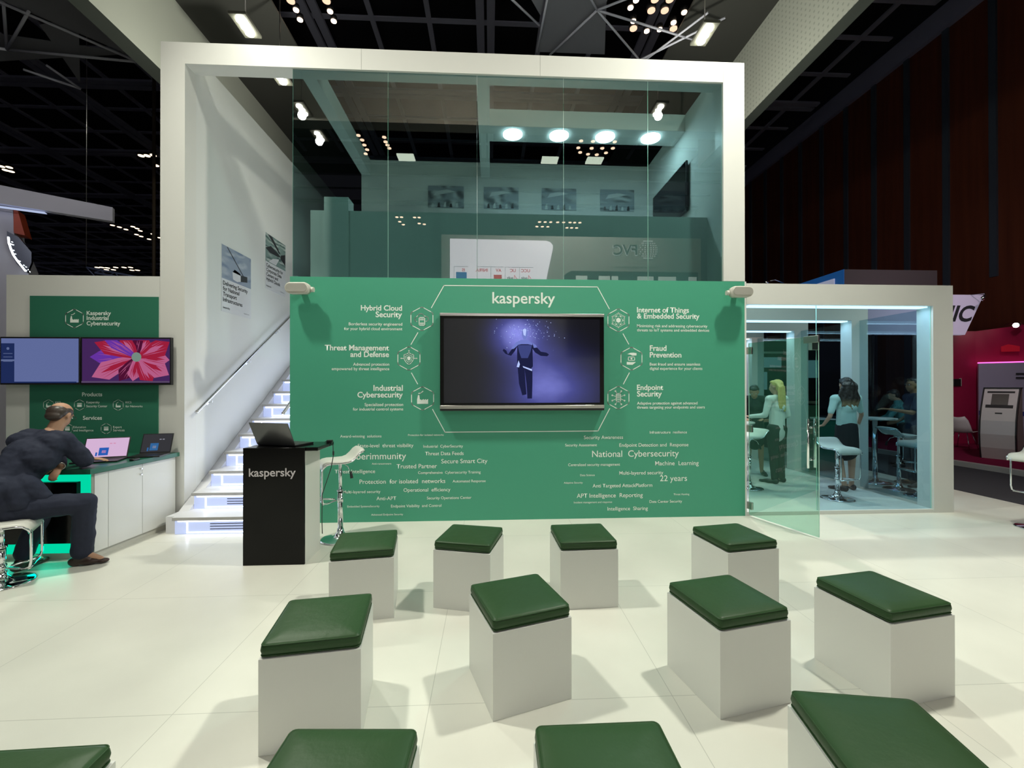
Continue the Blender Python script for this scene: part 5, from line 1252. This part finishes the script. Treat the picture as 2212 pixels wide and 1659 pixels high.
MB(P('deep_green_board', (0.012, 0.12, 0.075), 0.5)).box(6.30, 6.66, 2.72, 3.2, 0.0, 0.98, bev=0.003).build('body', CT); MB(WHITE).box(6.28, 6.68, 2.70, 3.22, 0.98, 1.0).build('top', CT)
# dark partition of the neighbouring stand with lit panels
PT = thing('partition_stand', 'dark navy exhibition partition with pale panels beyond the glass room', 'exhibition stand', (9.2, 9.0, 0))
DN = P('dark_navy_panel', (0.012, 0.02, 0.035), 0.7)
MB(DN).box(7.6, 12.6, 9.0, 9.2, -0.08, 3.2).build('wall_board', PT)
for x0, x1, z0, z1 in ((9.0, 9.9, 2.25, 2.6), (8.5, 9.4, 1.5, 2.1), (10.3, 11.2, 1.9, 2.5)):
    MB(E('pale_screen_%d' % int(x0 * 10), (0.14, 0.20, 0.22), 1.0)).box(x0, x1, 8.97, 9.0, z0, z1).build('lit_panel', PT)
MB(WHITE2).box(8.5, 10.4, 8.8, 8.95, 2.72, 2.78).build('light_beam', PT)

# ================================================================== STANDS BEHIND ON THE RIGHT
BB = thing('exhibition_stand', 'grey box roof of a stand with a blue-edged side, over the glass room', 'exhibition stand', (10.9, 6.6, 4.0))
MB(P('grey_fascia', (0.14, 0.125, 0.13), 0.6)).box(9.62, 12.28, 6.0, 8.0, 3.9, 4.80).build('fascia', BB)
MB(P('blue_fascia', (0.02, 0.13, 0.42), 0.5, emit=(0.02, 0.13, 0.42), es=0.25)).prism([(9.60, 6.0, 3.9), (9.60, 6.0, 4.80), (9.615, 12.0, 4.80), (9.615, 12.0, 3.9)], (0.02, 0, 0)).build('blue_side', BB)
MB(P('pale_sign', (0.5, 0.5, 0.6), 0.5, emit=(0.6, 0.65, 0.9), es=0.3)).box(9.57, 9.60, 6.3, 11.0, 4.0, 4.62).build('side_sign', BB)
MB(CHROME).tube([(9.9, 8.2, 4.8), (9.3, 8.4, 5.1), (9.1, 8.4, 5.05)], 0.02, seg=8).cyl((9.1, 8.4, 5.05), (8.95, 8.4, 4.98), 0.05, 0.07, seg=12).build('arm_lamp', BB)
for i, xy in enumerate(((9.7, 7.9), (12.1, 7.9))): MB(BLACK).cyl((xy[0], xy[1], -0.08), (xy[0], xy[1], 3.9), 0.05, seg=10).build('post', BB)

NC = thing('hanging_sign', 'pale trapezoid sign with dark italic capitals behind the right portal', 'sign', (11.0, 4.5, 2.8))
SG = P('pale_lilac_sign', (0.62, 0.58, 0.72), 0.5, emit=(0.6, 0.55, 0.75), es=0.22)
MB(SG).prism([(8.6, 4.5, 3.81), (11.83, 4.5, 3.81), (11.35, 4.5, 2.85), (8.6, 4.5, 2.85)], (0, 0.12, 0)).build('sign_board', NC)
m_ = text_mesh('ONIC', size=0.52, bold=0.03); m_.transform(Matrix.Shear('XY', 4, (0.0, 0.0)) if False else Matrix(((1, 0.35, 0, 0), (0, 1, 0, 0), (0, 0, 1, 0), (0, 0, 0, 1))))
w0 = max(v.co.x for v in m_.vertices); m_.transform(Matrix.Translation((11.60 - w0, 4.49, 3.18)) @ Euler((PI / 2, 0, 0)).to_matrix().to_4x4()); m_.materials.clear(); m_.materials.append(INK); link('sign_lettering', m_, NC)
q = MB(CHROME, LAMP); q.tube([(11.5, 4.55, 3.81), (11.5, 4.2, 3.78), (11.45, 4.15, 3.70)], 0.012, seg=8); q.cyl((11.45, 4.15, 3.72), (11.40, 4.2, 3.63), 0.03, 0.045, seg=12); q.build('sign_lamp', NC)
for x in (9.1, 10.7): MB(BLACK).cyl((x, 4.56, -0.08), (x, 4.56, 2.86), 0.03, seg=10).build('post', NC)



PK = thing('pink_stand', 'magenta exhibition stand with a white rear wall at the far right', 'exhibition stand', (13, 7, -0.08))
# platform running away to the right
q = MB(MAGCARP); q.prism([(10.20, 2.75, -0.08), (9.6, 9.3, -0.08), (17.0, 9.3, -0.08), (17.0, -1.0, -0.08), (10.15, -1.0, -0.08)], (0, 0, 0.09)); q.build('floor_platform', kind='structure')
q = MB(P('grey_kerb', (0.42, 0.40, 0.38), 0.6)); q.prism([(10.05, 2.75, -0.08), (10.20, 2.75, -0.08), (10.15, -1.0, -0.08), (10.00, -1.0, -0.08)], (0, 0, 0.10)); q.prism([(10.05, 2.75, -0.08), (9.45, 9.3, -0.08), (9.6, 9.3, -0.08), (10.20, 2.75, -0.08)], (0, 0, 0.10)); q.build('trim_20', kind='structure')
MB(MAGENTA).box(12.4, 13.62, 6.2, 6.35, 0.01, 3.16).build('side_panel', PK)
MB(MAGENTA).prism([(13.62, 6.2, 0.01), (16.6, 5.3, 0.01), (16.6, 5.3, 3.56), (13.62, 6.2, 3.16)], (0.05, 0.15, 0)).build('rear_panel', PK)
q = MB(P('lilac_board', (0.42, 0.42, 0.56), 0.5)); q.prism([(13.50, 6.05, 0.01), (16.9, 5.0, 0.01), (16.9, 5.0, 2.30), (13.50, 6.05, 2.24)], (-0.04, -0.06, 0)); q.build('graphic_board', PK)
q = MB(E('pink_glow_line', (1.0, 0.12, 0.55), 2.0)); q.prism([(13.50, 6.05, 2.245), (16.9, 5.0, 2.305), (16.9, 5.0, 2.34), (13.50, 6.05, 2.275)], (-0.03, -0.03, 0)); q.build('pink_light_line', PK)
dirb = Vector((3.4, -1.05, 0)).normalized(); rb = Euler((PI / 2, 0, math.atan2(dirb.y, dirb.x)))
put_text('wall_lettering', 'TE', tuple(Vector((13.62, 6.1, 2.52)) + dirb * 0.95 + Vector((-0.05, -0.08, 0))), size=0.30, mat=INK, parent=PK, rot=rb, bold=0.03)
q = MB(P('red_logo', (0.5, 0.01, 0.03), 0.5, emit=(0.5, 0.01, 0.03), es=0.2)); p_ = Vector((13.55, 6.03, 2.56)); q.prism([tuple(p_ + dirb * a + Vector((0, -0.02, z))) for a, z in ((0.45, 0), (0.85, 0), (0.85, 0.14), (0.6, 0.2), (0.45, 0.14))], (0, -0.01, 0)); q.build('red_logo_mark', PK)
for z in (1.93, 1.82): MB(INK).prism([tuple(Vector((13.44, 5.955, z)) + dirb * a + Vector((0, 0, h))) for a, h in ((0.8, 0), (1.5, 0), (1.5, 0.045), (0.8, 0.045))], (-0.002, -0.006, 0)).build('caption_line', PK)

for z in (1.60, 1.28):
    q = MB(P('dark_display_%d' % int(z * 100), (0.03, 0.005, 0.01), 0.4), E('red_display_%d' % int(z * 100), (1.0, 0.02, 0.06), 2.0)); p_ = Vector((13.44, 5.95, z))
    q.prism([tuple(p_ + dirb * a + Vector((0, 0, h))) for a, h in ((1.05, 0), (1.7, 0), (1.7, 0.2), (1.05, 0.2))], (-0.03, -0.06, 0))
    q.prism([tuple(p_ + dirb * a + Vector((-0.03, -0.06, h))) for a, h in ((1.10, 0.04), (1.6, 0.04), (1.6, 0.16), (1.10, 0.16))], (-0.003, -0.006, 0), 1); q.build('red_ticker', PK)
MB(BLACK, GREYP).box(12.93, 13.13, 6.15, 6.2, 1.62, 1.82, bev=0.004).box(13.13, 13.16, 6.16, 6.2, 1.62, 1.84, m=1).build('wall_tablet', PK)
for x, y in ((14.2, 5.6), (14.75, 5.4)):
    q = MB(CHROME, LAMP); q.cyl((x, y, 3.30), (x - 0.2, y - 0.05, 3.24), 0.05, 0.07, seg=14); q.cyl((x - 0.205, y - 0.05, 3.24), (x - 0.21, y - 0.052, 3.238), 0.06, seg=14, m=1) if x < 14.5 else None; q.tube([(x, y, 3.30), (x + 0.1, y + 0.3, 3.35), (x + 0.1, y + 0.45, 3.3)], 0.012, seg=8); q.build('arm_lamp', PK)
WT = thing('display_table', 'small white table with a blue band beside the kiosk', 'table', (13.2, 5.4, 0.01))
MB(WHITE, P('blue_band', (0.03, 0.05, 0.3), 0.5)).box(13.0, 13.7, 5.1, 5.6, 0.85, 0.97, 1).box(13.0, 13.7, 5.1, 5.6, 0.97, 0.985).build('top', WT)
for x in (13.05, 13.62):
    for y in (5.15, 5.55): MB(WHITE).box(x, x + 0.04, y, y + 0.04, 0.01, 0.85).build('leg', WT)

# kiosk
KP = P('kiosk_silver', (0.60, 0.58, 0.56), 0.35, 0.2)
def kiosk():
    t = thing('info_kiosk', 'tall silver curved kiosk with a small dark screen at the far right', 'kiosk', (11.3, 3.75, 0.01), rz=-1.12)
    # side profile in (y forward = -Y local, z)
    prof = [(-0.10, 0.0), (-0.17, 0.25), (-0.19, 0.55), (-0.16, 0.85), (-0.09, 1.1), (0.02, 1.36), (0.12, 1.56)]
    back = [(0.28, 1.56), (0.28, 1.1), (0.34, 0.7), (0.38, 0.3), (0.38, 0.0)]
    MB(P('kiosk_back', (0.36, 0.34, 0.31), 0.5)).prism([(-0.27, y, z) for y, z in prof + back], (0.54, 0, 0)).build('cabinet', t, local=True)
    q = MB(KP)
    for a, c in zip(prof, prof[1:]): q.prism([(-0.26, a[0] - 0.012, a[1]), (0.26, a[0] - 0.012, a[1]), (0.26, c[0] - 0.012, c[1]), (-0.26, c[0] - 0.012, c[1])], (0, 0.012, 0))
    q.build('front_panel', t, local=True)
    q = MB(BLACK)
    for x in (-0.285, 0.265): q.prism([(x, y - 0.025, z) for y, z in prof] + [(x, y + 0.03, z) for y, z in prof[::-1]], (0.02, 0, 0))
    q.box(-0.28, 0.28, 0.09, 0.29, 1.56, 1.585); q.build('edge_trim', t, local=True)
    def onf(z):
        for a, c in zip(prof, prof[1:]):
            if a[1] <= z <= c[1]: return a[0] + (c[0] - a[0]) * (z - a[1]) / (c[1] - a[1]) - 0.014
    q = MB(BLACK, P('kiosk_screen', (0.08, 0.07, 0.065), 0.2)); q.quad([(-0.21, onf(1.13), 1.13), (0.21, onf(1.13), 1.13), (0.21, onf(1.50), 1.50), (-0.21, onf(1.50), 1.50)]); q.quad([(-0.13, onf(1.2) - 0.003, 1.2), (0.13, onf(1.2) - 0.003, 1.2), (0.13, onf(1.44) - 0.003, 1.44), (-0.13, onf(1.44) - 0.003, 1.44)], 1); q.build('screen', t, local=True)
    q = MB(BLACK); q.quad([(-0.05, onf(1.0) - 0.002, 1.0), (0.06, onf(1.0) - 0.002, 1.0), (0.06, onf(1.03) - 0.002, 1.03), (-0.05, onf(1.03) - 0.002, 1.03)]); q.build('card_slot', t, local=True)
kiosk()
def shell_chair(lb, x, y, rz, group='white shell chairs on the magenta stand'):
    t = thing('shell_chair', lb, 'chair', (x, y, 0.01), rz, group)
    q = MB(WHITE); n = 9; G = []
    prof = [(0.22, 0.44), (0.10, 0.43), (-0.08, 0.42), (-0.17, 0.46), (-0.21, 0.58), (-0.25, 0.72), (-0.27, 0.82)]
    for i, (yy, z) in enumerate(prof):
        wd = (0.2, 0.22, 0.23, 0.23, 0.22, 0.19, 0.13)[i]; row = []
        for k in range(n):
            u = (k - 4) / 4; row.append((q.bm.verts.new((wd * u, yy + (0.05 * u * u if i > 2 else 0), z + 0.03 * u * u)), q.bm.verts.new((wd * u, yy + (0.05 * u * u if i > 2 else 0) - 0.012, z + 0.03 * u * u - 0.012))))
        G.append(row)
    for i in range(len(prof) - 1):
        for k in range(n - 1):
            a, c, d, e = G[i][k], G[i + 1][k], G[i + 1][k + 1], G[i][k + 1]; q.bm.faces.new((a[0], c[0], d[0], e[0])); q.bm.faces.new((a[1], e[1], d[1], c[1]))
    for i in range(len(prof) - 1):
        for k in (0, n - 1): q.bm.faces.new((G[i][k][0], G[i][k][1], G[i + 1][k][1], G[i + 1][k][0]))
    for i in (0, len(prof) - 1):
        for k in range(n - 1): q.bm.faces.new((G[i][k][0], G[i][k][1], G[i][k + 1][1], G[i][k + 1][0]))
    bmesh.ops.recalc_face_normals(q.bm, faces=q.bm.faces[:])
    for f in q.bm.faces: f.smooth = True
    q.build('seat_shell', t, local=True)
    for sx in (-1, 1):
        for sy in (-1, 1): MB(CHROME).cyl((sx * 0.12, sy * 0.1, 0.42), (sx * 0.21, sy * 0.2, 0.0), 0.011, seg=8).build('leg', t, local=True)
shell_chair('white shell chair half hidden behind the right portal of the glass room', 12.15, 5.25, -PI / 2 + 0.3)
shell_chair('white shell chair on the magenta stand behind the kiosk, at the right edge', 14.2, 4.9, PI / 2 - 0.4)

# ================================================================== STAND AT THE FAR LEFT
LSW = P('grey_white_fascia', (0.50, 0.49, 0.56), 0.6)
LS = thing('exhibition_stand', 'pale canopy beam and angular pillar of a neighbouring stand, upper left', 'exhibition stand', (-8.4, 2.4, 0))
dl = Vector((-0.902, -0.432, 0)); pe = Vector((-6.935, 3.0, 0)); nn = Vector((-0.432, 0.902, 0))
q = MB(LSW); q.prism([tuple(pe + Vector((0, 0, 4.68))), tuple(pe + dl * 4 + Vector((0, 0, 4.80))), tuple(pe + dl * 4 + Vector((0, 0, 5.20))), tuple(pe + Vector((0, 0, 4.935)))], tuple(nn * 0.12)); q.build('canopy_beam', LS)
q = MB(E('canopy_strip_light', (0.6, 0.7, 1.0), 0.7)); q.prism([tuple(pe + dl * 0.9 + Vector((0, 0, 4.672))), tuple(pe + dl * 3.6 + Vector((0, 0, 4.672))), tuple(pe + dl * 3.6 + nn * 0.1 + Vector((0, 0, 4.672))), tuple(pe + dl * 0.9 + nn * 0.1 + Vector((0, 0, 4.672)))], (0, 0, 0.008)); q.build('strip_light', LS)
pc = Vector((-8.34, 2.55, 0))
def onp(a, z, o=0.0): return tuple(pc + dl * -a + nn * o + Vector((0, 0, z)))
q = MB(LSW); q.prism([onp(-0.5, -0.06), onp(0.30, -0.06), onp(0.30, 3.7), onp(0.12, 4.25), onp(0.10, 4.72), onp(-0.5, 4.72)], tuple(nn * 0.35)); q.build('pillar', LS)
q = MB(P('orange_side', (0.42, 0.06, 0.02), 0.5)); q.prism([onp(0.11, 4.72), onp(0.11, 4.30), onp(0.25, 4.28), onp(0.16, 4.70)], tuple(nn * 0.25)); q.build('orange_fin', LS)
q = MB(P('facet_silver', (0.6, 0.65, 0.7), 0.15, 1.0)); 
random.seed(3)
q.prism([onp(0.06, 4.30, -0.02), onp(0.20, 4.22, -0.02), onp(0.36, 3.98, -0.02), onp(0.36, 3.80, -0.02), onp(0.31, 3.62, -0.02), onp(0.18, 3.75, -0.02), onp(0.07, 4.05, -0.02)], tuple(nn * -0.06)); q.build('mirror_facet', LS)
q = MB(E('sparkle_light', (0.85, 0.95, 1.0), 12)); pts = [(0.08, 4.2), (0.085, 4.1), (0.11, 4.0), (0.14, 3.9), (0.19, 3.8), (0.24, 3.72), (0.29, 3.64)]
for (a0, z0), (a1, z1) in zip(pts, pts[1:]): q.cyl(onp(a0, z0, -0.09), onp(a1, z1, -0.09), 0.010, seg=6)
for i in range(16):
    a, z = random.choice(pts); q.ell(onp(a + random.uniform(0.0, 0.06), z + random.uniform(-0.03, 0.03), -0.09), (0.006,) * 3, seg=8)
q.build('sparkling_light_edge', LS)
SP = thing('spotlight', 'small blue-white spotlight glaring at the left edge', 'spotlight', (-8.95, 2.6, 3.95))
MB(BLACK, E('spot_blue_white', (0.6, 0.95, 1.0), 18)).cyl((-9.02, 2.55, 3.86), (-8.88, 2.50, 3.80), 0.05, 0.06, seg=14).cyl((-8.879, 2.4996, 3.7995), (-8.87, 2.497, 3.796), 0.055, seg=14, m=1).build('lamp_head', SP)
MB(BLACK).cyl((-8.97, 2.55, 3.86), (-8.97, 2.56, 4.7), 0.012, seg=8).build('stem', SP)
# blue lighting truss peeping over the left wing wall
TR = thing('lighting_truss', 'blue-lit lattice truss just above the left wall', 'truss', (-9.4, 5.5, 3.9)); TB = P('truss_blue_grey', (0.18, 0.22, 0.42), 0.4, 0.4)
A0 = Vector((-9.7, 5.6, 4.5)); A1 = Vector((-7.4, 8.4, 4.35))
for off in (Vector((0, 0, 0)), Vector((0, 0, -0.3)), Vector((0.28, -0.1, -0.15))): MB(TB).cyl(A0 + off, A1 + off, 0.025, seg=8).build('chord', TR)
q = MB(TB)
for k in range(14):
    p = A0.lerp(A1, k / 14); r_ = A0.lerp(A1, (k + 1) / 14); q.cyl(p, r_ + Vector((0, 0, -0.3)), 0.012, seg=6); q.cyl(p + Vector((0, 0, -0.3)), r_ + Vector((0.28, -0.1, -0.15)), 0.012, seg=6); q.cyl(p + Vector((0.28, -0.1, -0.15)), r_, 0.012, seg=6)
q.build('lattice_brace', TR)

for p in (A0, A1): MB(STEEL).cyl(p, (p.x, p.y, 14.9), 0.008, seg=6).build('suspension_wire', TR)
# ================================================================== STAND OPPOSITE (seen mirrored in the upper glass)
FV = thing('opposite_stand', 'grey stand wall with raised letters and a globe, mirrored in the upper glass', 'exhibition stand', (2.5, -7.8, 0))
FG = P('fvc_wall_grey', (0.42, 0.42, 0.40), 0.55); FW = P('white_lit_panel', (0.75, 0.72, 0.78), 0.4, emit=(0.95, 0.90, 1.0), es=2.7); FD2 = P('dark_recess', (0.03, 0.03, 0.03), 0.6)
MB(FG).box(-1.46, 6.5, -7.95, -7.7, 0.0, 6.18).build('wall_board', FV)
q = MB(FW); pts = [(-1.20, 6.05), (1.70, 6.03), (1.82, 5.99), (1.90, 5.90), (1.90, 5.80), (1.60, 4.4), (-1.20, 4.4)]
q.prism([(x, -7.70, z) for x, z in pts], (0, 0.03, 0)); wp = q.build('white_panel', FV)
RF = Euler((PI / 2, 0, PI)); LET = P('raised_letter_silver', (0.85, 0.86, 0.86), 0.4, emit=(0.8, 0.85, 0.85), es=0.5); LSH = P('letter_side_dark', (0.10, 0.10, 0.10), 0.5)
put_text('raised_lettering', 'FVC', (4.49, -7.66, 5.64), width=0.74, mat=LSH, parent=FV, rot=RF, bold=0.02)
put_text('raised_lettering', 'FVC', (4.505, -7.68, 5.63), width=0.77, mat=LET, parent=FV, rot=RF, bold=0.045)
put_text('tagline_lettering', 'Your Partner for Digital Transformation', (5.18, -7.69, 5.24), width=1.4, mat=LSH, parent=FV, rot=RF)
q = MB(LET); gc = Vector((4.83, -7.66, 5.80)); 
for i in range(-4, 5):
    a = i / 4.6; rr = math.sqrt(1 - a * a) * 0.30
    for j in range(-4, 5):
        c2 = j / 4.6; x = rr * math.sin(c2 * 1.45)
        if x < -0.17 and abs(i) < 9 and (i + j) % 2: continue
        q.ell((gc.x + x, gc.y, gc.z + a * 0.30), (0.022 * math.cos(c2 * 1.2), 0.008, 0.024), seg=8)
q.build('globe_emblem', FV)
RD = P('print_red', (0.6, 0.02, 0.04), 0.5, emit=(0.8, 0.05, 0.08), es=1.6); BL = P('print_blue', (0.02, 0.12, 0.4), 0.5, emit=(0.05, 0.2, 0.6), es=1.6)
for i, (s, x) in enumerate((('UCC', 1.30), ('UC', 0.87), ('AV', 0.44), ('INFRA.', 0.03), ('IS', -0.66))):
    y = -7.668; wd = 0.42
    q = MB(P('print_grey_%d' % i, (0.3, 0.3, 0.34), 0.5), RD, BL)
    for a0, a1, z0, z1 in ((x - wd, x - wd + .008, 4.3, 5.22), (x - wd, x, 5.21, 5.22)): q.box(a0, a1, y - 0.002, y, z0, z1)
    if s in ('AV',): q.box(x - 0.33, x - 0.09, y - .002, y, 4.80, 4.98, 1)
    elif s == 'IS': q.box(x - 0.36, x - 0.04, y - .002, y, 4.86, 5.05, 2)
    elif s in ('UCC', 'UC'): q.tube([(x - 0.14, y, 4.97), (x - 0.05, y, 4.85), (x - 0.14, y, 4.82), (x - 0.14, y, 4.97)], 0.008, seg=6, m=1)
    q.build('partner_box', wp)
    put_text('partner_lettering', s, (x - 0.10, y + 0.001, 5.07), size=0.13, mat=RD, parent=wp, rot=RF, bold=0.02)
    if s in ('UCC', 'UC'): put_text('partner_lettering', 'poly', (x - 0.18, y + 0.001, 4.86), size=0.11, mat=INK, parent=wp, rot=RF, bold=0.02)
q = MB(FD2, FW); q.prism([(x, -7.70, z) for x, z in ((2.25, 2.5), (2.25, 5.0), (2.45, 5.13), (6.4, 5.13), (6.4, 2.5))], (0, 0.02, 0)); q.build('dark_panel', FV)
for x0, x1 in ((2.6, 2.95), (3.3, 3.65), (3.7, 3.9), (4.5, 5.0), (5.15, 5.7), (6.1, 6.35)):
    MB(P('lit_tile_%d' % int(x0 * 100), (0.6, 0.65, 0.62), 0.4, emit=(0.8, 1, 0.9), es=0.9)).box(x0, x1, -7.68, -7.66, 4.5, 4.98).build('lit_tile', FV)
